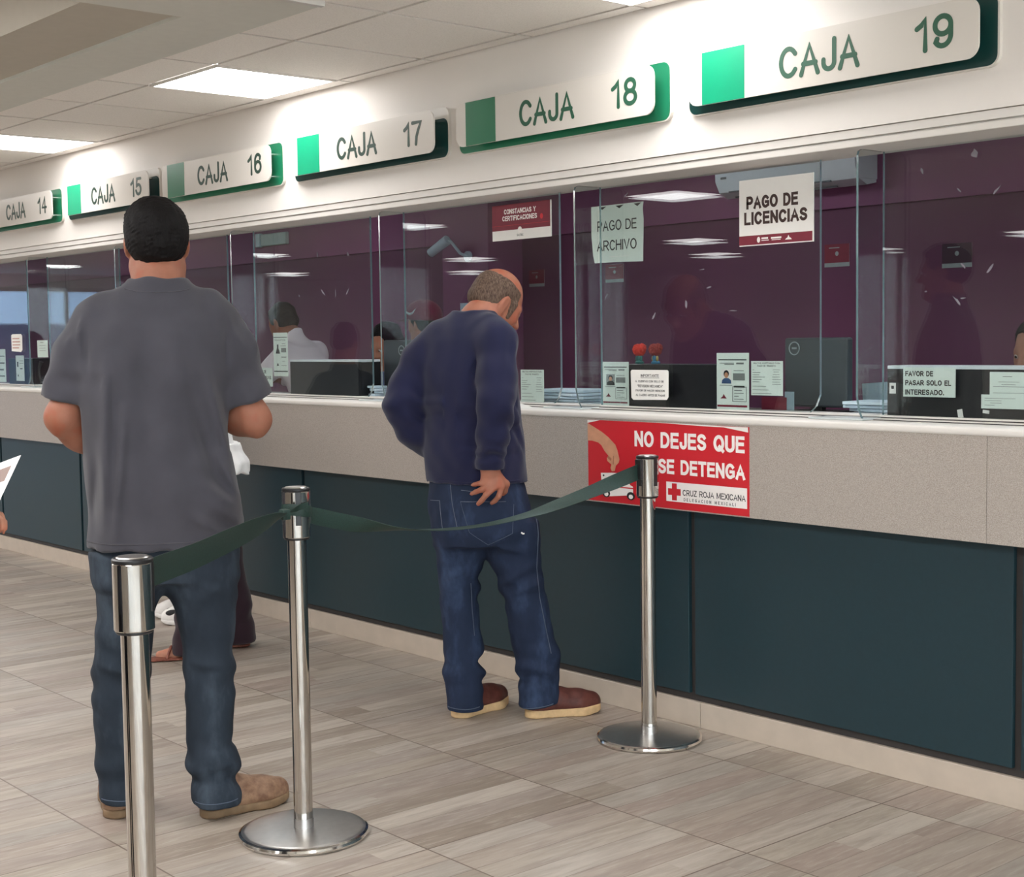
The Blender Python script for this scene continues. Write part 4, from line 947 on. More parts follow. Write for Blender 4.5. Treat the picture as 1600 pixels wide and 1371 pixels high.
def shoe(parent, heel, yaw, upper, sole, L=0.29, sole_h=0.028, top=0.11, h=0.005, name='shoe', wide=1.0):
    """heel point on the floor; yaw 0 points away from the viewer, positive turns right"""
    a = math.radians(-yaw); R = np.array(Matrix.Rotation(a, 3, 'Z')); k = L/0.29
    T = lambda x, y, z: np.array(heel)+R @ np.array((x*wide, y*k, z))
    lo = np.array(heel)-0.12; hi = np.array(heel)+0.12
    for p in (T(-.09, -.04, 0), T(.09, -.04, 0), T(-.09, .33, 0), T(.09, .33, 0)): lo = np.minimum(lo, p-0.02); hi = np.maximum(hi, p+0.02)
    lo[2] = -0.02; hi[2] = top+0.06
    U = Field(lo, hi, h)
    U.chain([T(0, .042, .055), T(0, .12, .060), T(0, .185, .044), T(0, .245, .036)], [.038, .040, .040, .033], .03)
    U.chain([T(0, .05, .045), T(0, .07, top)], [.038, .043], .02)
    U.chain([T(0, .04, sole_h+.012), T(.004, .20, sole_h+.01), T(0, .25, sole_h+.01)], [.036, .042, .034], .02)
    U.plane((0, 0, sole_h-0.004), (0, 0, -1)); U.plane((0, 0, top+.02), (0, 0, 1))
    o = U.mesh(name, upper, parent)
    Sx = Field(lo, hi, h)
    pts = [T(0, .040, 0), T(0, .12, 0), T(.005, .20, 0), T(.002, .245, 0)]; rs = [.042*wide, .037*wide, .048*wide, .040*wide]
    x, y, z = Sx.ax[0][:, None, None], Sx.ax[1][None, :, None], Sx.ax[2][None, None, :]
    for i in range(3):
        p, q = pts[i], pts[i+1]; ab = q-p; l2 = ab@ab
        t = np.clip(((x-p[0])*ab[0]+(y-p[1])*ab[1])/l2, 0, 1)
        d = np.sqrt((x-p[0]-t*ab[0])**2+(y-p[1]-t*ab[1])**2)-(rs[i]+(rs[i+1]-rs[i])*t)+0*z
        hh = np.maximum(.03-np.abs(Sx.D-d), 0)/.03; Sx.D = (np.minimum(Sx.D, d)-hh*hh*.0075).astype(np.float32)
    # slightly raised toe, flat below the heel
    ty = ((x-heel[0])*R[0, 1]+(y-heel[1])*R[1, 1])/k
    lift = 0.012*np.clip((ty-.20)/.09, 0, 1)**2
    Sx.D = np.maximum(Sx.D, np.maximum(lift-z, z-sole_h-lift*.6)).astype(np.float32)
    Sx.mesh('sole', sole, o, 1)
    return o

def bone_box(J, pad):
    P_ = np.array([v for v in J.values() if np.ndim(v) == 1 and len(v) == 3]); return P_.min(0)-pad, P_.max(0)+pad

# ---- materials for people
def mat_skin(name, rgb):
    t = NT(name); p = t.obj(); n = t.noise(p, 18, 3); n2 = t.noise(p, 160, 2)
    c = srgb(*rgb); red = srgb(min(255, rgb[0]+6), rgb[1]-16, rgb[2]-18); lite = srgb(min(255, rgb[0]+12), rgb[1]+8, rgb[2]+8)
    col = t.mix(t.math('MULTIPLY', n2, 0.3), t.ramp(n, [(0.3, red), (0.5, c), (0.7, lite)]), c)
    t.bsdf(col, 0.58, 0, 0.3, t.bump(n2, 0.08, 0.001), Subsurface_Weight=0.08, Subsurface_Radius=(0.02, 0.008, 0.004)); return t.m
def mat_cloth(name, rgb, var=0.10, rough=0.85, weave=900):
    t = NT(name); p = t.obj(); n = t.noise(p, 9, 4); n2 = t.noise(p, weave, 2)
    c = srgb(*rgb); d = tuple(q*(1-var) for q in c[:3])+(1,); l = tuple(min(1, q*(1+var)) for q in c[:3])+(1,)
    col = t.mix(t.math('MULTIPLY', n2, 0.25), t.ramp(n, [(0.3, d), (0.7, l)]), d)
    t.bsdf(col, rough, 0, 0.2, t.bump(n2, 0.25, 0.001), Sheen_Weight=0.15, Sheen_Roughness=0.5); return t.m
def mat_denim(name, rgb, worn):
    t = NT(name); p = t.obj(); x, y, z = t.sep(p)
    n = t.noise(t.comb(t.math('MULTIPLY', x, 1.0), y, t.math('MULTIPLY', z, 0.45)), 11, 4, 0.6); n2 = t.noise(t.comb(t.math('MULTIPLY', x, 500), t.math('MULTIPLY', y, 500), t.math('MULTIPLY', z, 140)), 1.0, 2)
    c = srgb(*rgb); w = srgb(*worn); d = tuple(q*0.72 for q in c[:3])+(1,)
    col = t.ramp(n, [(0.32, d), (0.52, c), (0.74, w)]); col = t.mix(t.math('MULTIPLY', n2, 0.4), col, d)
    t.bsdf(col, 0.85, 0, 0.2, t.bump(n2, 0.3, 0.001)); return t.m
def mat_leather(name, rgb, worn):
    t = NT(name); p = t.obj(); n = t.noise(p, 26, 5, 0.65); n2 = t.noise(p, 120, 2)
    t.bsdf(t.ramp(n, [(0.35, srgb(*rgb)), (0.75, srgb(*worn))]), 0.55, 0, 0.35, t.bump(n2, 0.2, 0.001)); return t.m
def mat_hair(name, rgb, lite, stretch=1.0):
    t = NT(name); p = t.obj(); x, y, z = t.sep(p)
    n = t.noise(t.comb(t.math('MULTIPLY', x, 240), t.math('MULTIPLY', y, 240), t.math('MULTIPLY', z, 60*stretch)), 1.0, 3, 0.6)
    n2 = t.noise(p, 14, 3)
    col = t.ramp(n, [(0.35, srgb(*rgb)), (0.75, srgb(*lite))]); t.bsdf(t.mix(t.math('MULTIPLY', n2, 0.4), col, srgb(*rgb)), 0.7, 0, 0.18, t.bump(n, 0.6, 0.003)); return t.m
M_EYE = plain('eye_white', (225, 220, 214), 0.2, var=0.02); M_IRIS = plain('dark_iris', (40, 26, 20), 0.15)
def eyes(parent, c, R, sc=1.0, sh=0.0):
    for s in (-1, 1):
        p = np.array(c)+R @ (np.array((s*.032, .0805+sh, .001))*sc)
        e = MB().ball(p, .0112*sc, 16).build('eye', M_EYE, parent, True)
        MB().ball(p+R @ np.array((0, .0072, -.001))*sc, .0062*sc, 12).build('iris', M_IRIS, e, True)

def stitch(parent, target, pts, mat, name='seam', r=0.0009, d=(0, 1, 0), lift=0.0006):
    """a seam: a thin thread laid on the cloth by dropping points onto it along d"""
    from mathutils.bvhtree import BVHTree
    bm = bmesh.new(); bm.from_mesh(target.data); tree = BVHTree.FromBMesh(bm); bm.free()
    out = []; d = Vector(d).normalized()
    for (x0, z0), (x1, z1) in zip(pts, pts[1:]):
        n = max(2, int(math.hypot(x1-x0, z1-z0)/0.006))
        for i in range(n):
            f = i/n; q = Vector((x0+(x1-x0)*f, 0, z0+(z1-z0)*f))-d*0.8
            h = tree.ray_cast(q, d)
            if h[0] is not None and (not out or (h[0]-out[-1]).length < 0.05): out.append(h[0]+h[1]*lift)
    if len(out) > 2: return MB().tube(out, r, 5).build(name, mat, parent, True)
# ------------------------------------------------------------------ the man in the gray shirt
V = lambda *p: np.array(p, float)
M_SKIN1 = mat_skin('warm_skin', (146, 96, 76)); M_SKIN2 = mat_skin('tan_skin', (156, 102, 82))
M_GREYSHIRT = mat_cloth('washed_charcoal_cotton', (66, 65, 72), 0.10)
M_NAVY = mat_cloth('navy_knit', (27, 29, 57), 0.08)
M_JEANS1 = mat_denim('blue_denim', (43, 51, 61), (68, 78, 89)); M_JEANS2 = mat_denim('dark_blue_denim', (36, 46, 68), (58, 74, 102))
M_THREAD = plain('pale_denim_thread', (104, 110, 122), 0.8); M_THREAD2 = plain('worn_seam', (70, 80, 96), 0.8)
M_TANBOOT = mat_leather('worn_tan_leather', (112, 82, 64), (164, 132, 106)); M_TANSOLE = plain('tan_rubber_sole', (124, 100, 74), 0.7, var=0.15, nscale=40)
M_REDBOOT = mat_leather('red_brown_suede', (78, 40, 34), (104, 58, 50)); M_CREPE = plain('cream_crepe_sole', (206, 172, 128), 0.75, var=0.1, nscale=50)
M_BLACKHAIR = mat_hair('black_hair', (8, 7, 8), (26, 22, 22)); M_GREYHAIR = mat_hair('grey_brown_hair', (66, 50, 42), (128, 108, 94))

def man_in_gray():
    root = thing('person', 'person in a washed charcoal T-shirt and jeans, back to the camera, hands in front', 'person', (-3.786, 1.899, 0), math.radians(63.3624))
    C = V(.040, .035, 1.660); R = rotm(0, 6)
    # body, one continuous surface
    B = Field((-.36, -.26, -.01), (.42, .40, 1.82), 0.005)
    B.loft([(.80, .04, .02, .165, .115), (.95, .04, .02, .150, .115), (1.10, .03, .03, .140, .11), (1.28, .03, .02, .150, .115), (1.40, .03, .015, .165, .095), (1.47, .035, .01, .135, .08), (1.52, .04, .01, .08, .065)], .04)
    B.chain([V(.042, .0, 1.46), V(.042, .012, 1.56), V(.042, .03, 1.64)], [.072, .064, .062], .04)
    head_shape(B, C, R, 1.0)
    LS, LE, LW = V(-.148, .01, 1.400), V(-.230, .015, 1.170), V(-.105, .16, 1.035)
    RS, RE, RW = V(.212, .01, 1.400), V(.298, .005, 1.150), V(.190, .17, 1.165)
    for S_, E_, W_, sd in ((LS, LE, LW, -1), (RS, RE, RW, 1)):
        B.chain([S_, S_*.45+E_*.55, E_], [.044, .037, .040], .03)
        m = E_*.66+W_*.34; B.chain([E_, m, W_], [.042, .045, .030], .045)
        B.cone(E_+V(sd*.006, -.006, .0), E_+V(sd*.010, -.010, -.036), .028, .013, .02)
        hand_shape(B, W_, (W_-E_)*V(.9, 1, .3)+V(-.06*sd, 0, .02), V(-sd*.5, -.2, -.85), sd, 30)
    for hx, kx, ax, ay in ((-.055, -.09, -.105, .10), (.14, .150, .150, .01)):
        B.chain([V(hx, .02, .86), V(kx, .04, .48), V(ax, ay, .10)], [.075, .046, .036], .04); B.cone(V(ax, ay, .08), V(ax, ay+.06, .045), .034, .030, .03)
    B.mesh('body', M_SKIN1, root)
    eyes(root, C, R)
    # shirt
    F = Field((-.34, -.27, .76), (.42, .30, 1.60), 0.006)
    F.loft([(.800, .044, .02, .222, .172), (.90, .043, .02, .214, .168), (1.00, .030, .02, .207, .162), (1.10, .018, .018, .200, .155), (1.20, .012, .015, .205, .150), (1.30, .022, .010, .212, .145), (1.385, .03, .005, .214, .128), (1.435, .035, .0, .190, .108), (1.475, .037, .0, .152, .092), (1.51, .040, .004, .108, .082), (1.545, .042, .008, .088, .080), (1.556, .042, .009, .084, .077)], .03)
    F.cone(V(-.10, 0, 1.475), V(.18, 0, 1.478), .045, .045, .05)
    F.chain([V(-.13, .008, 1.437), V(-.180, .012, 1.345), V(-.219, .026, 1.235), V(-.226, .032, 1.19)], [.066, .066, .060, .058], .035)
    F.chain([V(.196, .008, 1.437), V(.240, .012, 1.345), V(.278, .018, 1.225), V(.284, .020, 1.18)], [.066, .068, .064, .062], .035)
    # sleeve hems
    F_cut(F, V(-.230, .036, 1.222), V(-.20, .10, -.98), -1); F_cut(F, V(.285, .02, 1.203), V(.33, .06, -.94), 1)
    F.plane((0, 0, .802), (0.0, 0.06, -1))
    # folds on the back
    for a, b, w, h in (((-.105, 1.33), (-.125, .86), .020, .010), ((-.06, 1.20), (-.095, .84), .016, .008), ((.165, 1.30), (.235, .98), .016, .009), ((.115, 1.25), (.19, .95), .022, -.007), ((.15, .98), (.24, .90), .018, .010), ((.16, .93), (.25, .86), .016, .008), ((.0, 1.42), (.0, 1.1), .05, -.006), ((.19, 1.06), (.245, .93), .016, .009),
                       ((.08, 1.42), (.10, 1.22), .03, .005), ((-.02, 1.10), (.0, .85), .035, -.005), ((-.16, 1.42), (-.155, 1.28), .012, -.004), ((.222, 1.43), (.222, 1.30), .012, -.004), ((.10, .90), (.20, .84), .02, .006), ((-.14, 1.05), (-.15, .85), .018, -.007)):
        F.fold_back(a, b, w*.85, h*2.3, .02)
    for a, b in ((V(-.17, -.06, 1.46), V(-.185, -.075, 1.36)), (V(-.195, -.055, 1.45), V(-.21, -.065, 1.36)), (V(.235, -.06, 1.45), V(.27, -.07, 1.36)), (V(.285, -.02, 1.42), V(.32, -.04, 1.33))): F.ridge(a, b, .012, .008)
    F.ripple((-.243, .03, 1.27), (.09, .09, .07), 5.0, .0035, 1); F.ripple((.302, .02, 1.27), (.09, .09, .07), 5.0, .0025, 2.2)
    F.rough(.0009, 38, 3)
    sh = F.mesh('t_shirt', M_GREYSHIRT, root)
    stitch(sh, sh, [(-.175, .823), (-.08, .823), (.04, .823), (.15, .823), (.24, .823)], plain('hem_thread', (72, 70, 76), 0.8), 'hem_seam', .0014)
    stitch(sh, sh, [(-.05, 1.525), (-.02, 1.517), (.04, 1.513), (.10, 1.517), (.13, 1.525)], plain('hem_thread', (72, 70, 76), 0.8), 'collar_seam', .0013)
    # jeans
    G = Field((-.24, -.20, .02), (.30, .30, .90), 0.006)
    G.loft([(.70, .035, .02, .190, .135), (.76, .038, .02, .196, .142), (.84, .04, .02, .190, .135), (.89, .04, .02, .18, .125)], .03)
    G.loft([(.045, -.094, .085, .072, .085), (.08, -.098, .085, .073, .083), (.115, -.100, .085, .072, .076), (.155, -.102, .085, .079, .078), (.20, -.098, .08, .076, .078), (.31, -.102, .065, .078, .082), (.45, -.092, .05, .082, .086), (.61, -.075, .03, .082, .098), (.72, -.06, .02, .105, .12), (.78, -.06, .02, .11, .12)], .04)
    G.loft([(.04, .163, -.005, .069, .085), (.075, .161, -.005, .070, .080), (.11, .156, -.005, .065, .074), (.15, .156, -.002, .075, .078), (.19, .155, .0, .074, .076), (.22, .146, .0, .065, .074), (.28, .149, .005, .067, .078), (.39, .152, .015, .073, .084), (.48, .150, .02, .072, .088), (.60, .147, .02, .087, .10), (.70, .135, .02, .105, .12), (.78, .13, .02, .11, .12)], .04)
    G.plane((0, 0, .048), (.0, 0.1, -1))
    for cx, cy, sd in ((-.10, .085, 0.3), (.156, 0, 1.6)):
        G.ripple((cx, cy, .15), (.09, .10, .085), 6.0, .008, sd, .8); G.ripple((cx+.0, cy-.02, .42), (.10, .11, .11), 7.0, .0045, sd+2, 1.2)
    G.ripple((.03, .02, .70), (.20, .16, .05), 4, .004, 1.0)
    for a, b, w, h in (((.08, .47), (.20, .45), .012, .006), ((.09, .43), (.19, .44), .010, -.005), ((.10, .62), (.20, .70), .02, .006), ((-.16, .47), (-.06, .44), .012, .006), ((.09, .145), (.21, .17), .011, .007), ((.10, .115), (.22, .125), .010, -.006)): G.fold_back(a, b, w, h, .03)
    G.rough(.0008, 45, 9)
    je = G.mesh('jeans', M_JEANS1, root)
    stitch(je, je, [(-.16, .068), (-.10, .066), (-.035, .068)], M_THREAD2, 'cuff_seam', .0016); stitch(je, je, [(.10, .062), (.16, .060), (.225, .064)], M_THREAD2, 'cuff_seam', .0016)
    shoe(root, (-.116, .045, 0), -4, M_TANBOOT, M_TANSOLE, .29, .026, .10); shoe(root, (.118, -.012, 0), 66, M_TANBOOT, M_TANSOLE, .285, .026, .10)
    # hair cap with a straight neckline
    H = Field(C-.15, C+.16, 0.004)
    H.ell(C+V(0, -.020, .036), (.089, .110, .084), 0); H.ell(C+V(0, -.040, -.008), (.080, .085, .066), .03)
    H.ell(C+V(-.005, .0, .062), (.070, .085, .060), .03)
    H.rough(.0006, 150, 4); H.rough(.0007, 420, 5)
    H.carve(*front_cut(H, C, R, .062), 0.01)
    for s in (-1, 1): H.ell(C+V(s*.086, .012, -.032), (.026, .036, .050), .01, cut=True)
    H.mesh('hair', M_BLACKHAIR, root, 1)
    return root
def F_cut(F, p, nrm, side):
    """trims a sleeve end without touching the torso"""
    nrm = nrm/np.linalg.norm(nrm); x, y, z = F.ax[0][:, None, None], F.ax[1][None, :, None], F.ax[2][None, None, :]
    d = (x-p[0])*nrm[0]+(y-p[1])*nrm[1]+(z-p[2])*nrm[2]
    lim = p[0]-side*(0.058 if side > 0 else 0.052)
    m = ((x*side > lim*side)+(0*y+0*z > 1)) & (((z < 1.30) & (z > 1.06))+(0*x+0*y > 1))
    F.D = np.where(m, np.maximum(F.D, d), F.D).astype(np.float32)
def front_cut(F, C, R, y0):
    sl = (slice(None),)*3; x, y, z = F.ax[0][:, None, None]-C[0], F.ax[1][None, :, None]-C[1], F.ax[2][None, None, :]-C[2]
    fy = R[0, 1]*x+R[1, 1]*y+R[2, 1]*z; fz = R[0, 2]*x+R[1, 2]*y+R[2, 2]*z
    d = np.maximum(fz-0.075, y0-fy)      # removes what lies ahead of y0 below the hairline
    return sl, d.astype(np.float32)
man_in_gray()

# ------------------------------------------------------------------ the man in the navy pullover
def man_in_navy():
    root = thing('person', 'balding person in a navy pullover and jeans, bent to the counter, hand on back pocket', 'person', (-3.995, 3.358, 0), math.radians(49.9512))
    ph = math.radians(-38); f = V(math.sin(-ph), math.cos(ph), 0); r = V(math.cos(ph), math.sin(ph), 0)
    C = V(.012, .085, 1.500); R = rotm(62, 31, 4)
    RS, RE, RW = V(.012, -.115, 1.365), V(.012, -.225, 1.16), V(-.019, -.195, .925)
    LS, LE, LW = V(-.245, .08, 1.345), V(-.335, .015, 1.135), V(-.245, .12, .975)
    B = Field((-.42, -.36, -.01), (.38, .30, 1.68), 0.0045)
    B.loft([(.78, -.065, .0, .165, .115), (.92, -.07, .0, .160, .12), (1.08, -.075, -.005, .155, .12), (1.24, -.09, -.01, .165, .11), (1.34, -.095, .0, .165, .095), (1.40, -.085, .012, .12, .075)], .04, ph)
    B.chain([V(-.085, .01, 1.38), V(-.058, .03, 1.43), V(-.015, .06, 1.49)], [.075, .064, .064], .04)
    head_shape(B, C, R, 0.98, shut=True)
    B.chain([RS, RS*.45+RE*.55, RE], [.055, .046, .040], .03); B.chain([RE, RE*.6+RW*.4, RW], [.040, .041, .029], .025)
    B.chain([LS, LS*.45+LE*.55, LE], [.055, .046, .040], .03); B.chain([LE, LE*.6+LW*.4, LW], [.040, .040, .029], .025)
    hand_shape(B, LW, V(.1, .1, -.9), V(.9, .2, 0), -1, 20)
    # right hand on the back pocket: four fingers curled to the left, thumb tucked behind
    w = V(-.019, -.200, .921)
    kn = [V(.020, -.205, .862), V(.000, -.214, .864), V(-.024, -.212, .868), V(-.044, -.203, .875)]
    for b, q in zip((V(.002, -.198, .905), V(-.010, -.202, .908), V(-.022, -.202, .910), V(-.034, -.197, .912)), kn): B.cone(b, q, .0150, .0128, .012)
    B.cone(RW, w, .029, .026, .02)
    fing = [[kn[0], V(.010, -.212, .830), V(-.004, -.198, .812), V(-.016, -.185, .803)], [kn[1], V(-.034, -.222, .836), V(-.050, -.208, .815), V(-.062, -.194, .802)],
            [kn[2], V(-.052, -.220, .853), V(-.070, -.208, .845), V(-.084, -.195, .838)], [kn[3], V(-.060, -.208, .874), V(-.072, -.200, .871), V(-.081, -.192, .868)]]
    for ch, rr in zip(fing, (.0098, .0104, .0098, .0086)): B.chain(ch, [rr*1.06, rr*1.03, rr*.95, rr*.82], .003)
    B.chain([V(.012, -.192, .895), V(.036, -.178, .868), V(.030, -.160, .842), V(.018, -.150, .825)], [.0145, .0120, .0105, .0085], .01)
    for hx, kx, ax, hy, ay in ((-.125, -.138, -.125, .022, .024), (.040, .098, .144, -.03, -.008)):
        B.chain([V(hx, hy, .80), V(kx, hy, .44), V(ax, ay, .10)], [.072, .045, .035], .04); B.cone(V(ax, ay, .08), V(ax+.04, ay+.03, .045), .034, .030, .03)
    body = B.mesh('body', M_SKIN2, root)
    eyes(root, C, R, 0.98)
    # pullover
    F = Field((-.43, -.34, .83), (.22, .25, 1.52), 0.0055)
    F.loft([(.862, -.070, .0, .190, .150), (.90, -.072, .0, .190, .152), (1.00, -.076, .0, .183, .156), (1.10, -.08, -.005, .178, .150), (1.20, -.088, -.01, .182, .138), (1.29, -.095, -.008, .188, .124), (1.36, -.097, .0, .178, .108), (1.405, -.092, .008, .148, .094), (1.44, -.082, .018, .112, .084), (1.468, -.070, .028, .086, .076), (1.476, -.066, .030, .080, .073)], .03, ph)
    F.chain([V(-.20, .055, 1.385), V(-.262, .07, 1.30), V(-.315, .045, 1.20), V(-.337, .018, 1.135), V(-.300, .06, 1.05), V(-.262, .10, 1.0)], [.058, .064, .060, .056, .054, .050], .045)
    F.chain([V(-.015, -.07, 1.405), V(.010, -.118, 1.362), V(.010, -.185, 1.245), V(.006, -.228, 1.155), V(-.008, -.218, 1.05), V(-.018, -.200, .945), V(-.019, -.198, .925)], [.062, .066, .064, .060, .054, .043, .040], .035)
    d = V(0, .05, -1); F_cut2(F, V(-.019, -.198, .9225), d, (-.075, -.32, .88), (.04, -.178, .96))
    F.plane((0, 0, .862), (.0, 0.0, -1))
    F.ripple((0.0, -.22, 1.09), (.08, .08, .10), 6.5, .009, .4, 1.0); F.ripple((-.015, -.205, .975), (.07, .07, .035), 5, .007, 1.4); F.ripple((-.33, .03, 1.13), (.09, .10, .09), 6.0, .007, 1.2)
    for a, b, wd, h in ((V(.075, -.16, 1.37), V(.06, -.20, 1.27), .014, .006), (V(-.04, -.13, 1.36), V(-.075, -.16, 1.22), .016, -.010), (V(.06, -.10, 1.12), V(.10, -.05, .98), .015, .006), (V(.05, -.12, 1.05), V(.09, -.07, .93), .014, .006), (V(-.15, -.10, 1.1), V(-.12, -.14, .92), .03, .004)): F.ridge(a, b, wd, h*1.8)
    F.rough(.0008, 40, 12)
    pu = F.mesh('pullover', M_NAVY, root)
    stitch(pu, pu, [(-.205, .876), (-.1, .874), (.0, .874), (.09, .876)], plain('navy_thread', (30, 32, 62), 0.8), 'hem_seam', .0012)
    # jeans
    G = Field((-.28, -.21, .015), (.26, .22, .90), 0.0055)
    G.loft([(.64, -.055, -.015, .170, .135), (.70, -.055, -.015, .186, .152), (.77, -.062, -.01, .190, .155), (.83, -.068, .0, .182, .145), (.875, -.07, .0, .172, .138)], .03, ph)
    G.loft([(.03, -.122, .02, .066, .085), (.06, -.124, .02, .066, .080), (.10, -.126, .022, .066, .072), (.16, -.130, .022, .076, .076), (.20, -.133, .024, .062, .070), (.245, -.126, .024, .075, .076), (.33, -.134, .026, .068, .076), (.45, -.140, .026, .071, .084), (.57, -.134, .02, .084, .095), (.66, -.115, .015, .105, .115), (.70, -.11, .01, .11, .12)], .04)
    G.loft([(.028, .142, .0, .073, .085), (.08, .146, .0, .074, .078), (.13, .146, .0, .075, .074), (.17, .143, -.004, .077, .076), (.225, .142, -.008, .086, .078), (.30, .122, -.012, .080, .080), (.40, .108, -.018, .078, .086), (.50, .085, -.025, .082, .095), (.60, .060, -.03, .098, .11), (.68, .045, -.03, .112, .125), (.72, .04, -.03, .11, .12)], .045)
    G.plane((0, 0, .030), (.12, .04, -1))
    for cx, cy, sd in ((-.126, .022, .5), (.145, 0, 2.0)):
        G.ripple((cx, cy, .16), (.09, .09, .085), 6.5, .008, sd, .8)
    G.ripple((-.14, .025, .48), (.10, .11, .09), 6, .004, .8, 1.2); G.ripple((.10, -.02, .48), (.11, .11, .10), 6.5, .006, 2.6, -1.2)
    for a, b, wd, h in (((.0, .50), (.14, .58), .016, .009), ((.03, .46), (.15, .50), .014, .007), ((-.20, .52), (-.09, .55), .014, .006), ((-.02, .67), (.12, .72), .02, .006), ((-.06, .62), (.03, .66), .016, -.010)): G.fold_back(a, b, wd, h, -.01)
    G.rough(.0008, 45, 17)
    je = G.mesh('jeans', M_JEANS2, root)
    stitch(je, je, [(-.122, .845), (-.05, .838), (.02, .845)], M_THREAD, 'yoke_seam'); stitch(je, je, [(-.160, .862), (-.155, .80), (-.135, .70)], M_THREAD, 'centre_seam')
    stitch(je, je, [(-.125, .805), (-.06, .807), (.04, .805)], M_THREAD, 'pocket_seam'); stitch(je, je, [(-.125, .805), (-.095, .70), (-.03, .655), (.055, .695), (.062, .80)], M_THREAD2, 'pocket_seam')
    stitch(je, je, [(-.235, .80), (-.200, .803), (-.195, .74), (-.19, .70)], M_THREAD, 'pocket_seam')
    stitch(je, je, [(.135, .80), (.148, .68), (.140, .56), (.150, .45), (.172, .33), (.19, .24)], M_THREAD2, 'side_seam', .0016)
    stitch(je, je, [(-.095, .50), (-.092, .40), (-.085, .30)], M_THREAD2, 'side_seam', .0014)
    stitch(je, je, [(-.185, .045), (-.12, .043), (-.065, .046)], M_THREAD2, 'cuff_seam', .0016); stitch(je, je, [(.075, .042), (.14, .05), (.20, .06)], M_THREAD2, 'cuff_seam', .0016)
    stitch(je, je, [(.086, .695), (.092, .690), (.100, .690)], M_WHITEINK, 'paint_mark', .003); stitch(je, je, [(-.119, .795), (-.116, .785)], M_RED, 'pocket_tab', .0025)
    shoe(root, (-.160, -.016, 0), 40, M_REDBOOT, M_CREPE, .285, .032, .10, .0045); shoe(root, (.096, -.020, 0), 75, M_REDBOOT, M_CREPE, .290, .032, .10, .0045)
    # short hair round the back and sides, bare crown
    H = Field(C-.15, C+.15, 0.0038); W_ = lambda *p: C+R @ (np.array(p)*.98)
    H.ell(W_(0, -.014, .034), np.array((.0815, .1015, .093))*.98, 0, R); H.ell(W_(0, -.035, -.012), np.array((.073, .080, .055)), .02, R)
    H.rough(.0003, 170, 7); H.rough(.0004, 340, 8)
    H.ell(W_(0, .030, .130), (.078, .135, .088), .004, R, cut=True)
    H.carve(*front_cut2(H, C, R), 0.006)
    for s in (-1, 1): H.ell(W_(s*.085, .000, -.020), (.028, .026, .050), .006, R, cut=True); H.cone(W_(s*.072, .036, .02), W_(s*.070, .034, -.035), .011, .007, .008)
    H.mesh('hair', M_GREYHAIR, root, 1)
    return root
def F_cut2(F, p, nrm, lo, hi):
    nrm = nrm/np.linalg.norm(nrm); sl, x, y, z = F.block(lo, hi)
    d = (x-p[0])*nrm[0]+(y-p[1])*nrm[1]+(z-p[2])*nrm[2]; F.D[sl] = np.maximum(F.D[sl], d)
def front_cut2(F, C, R):
    sl = (slice(None),)*3; x, y, z = F.ax[0][:, None, None]-C[0], F.ax[1][None, :, None]-C[1], F.ax[2][None, None, :]-C[2]
    fy = R[0, 1]*x+R[1, 1]*y+R[2, 1]*z; fz = R[0, 2]*x+R[1, 2]*y+R[2, 2]*z
    d = np.minimum(.046-fy, fz+.060+0.25*np.maximum(fy, 0))
    return sl, d.astype(np.float32)
man_in_navy()
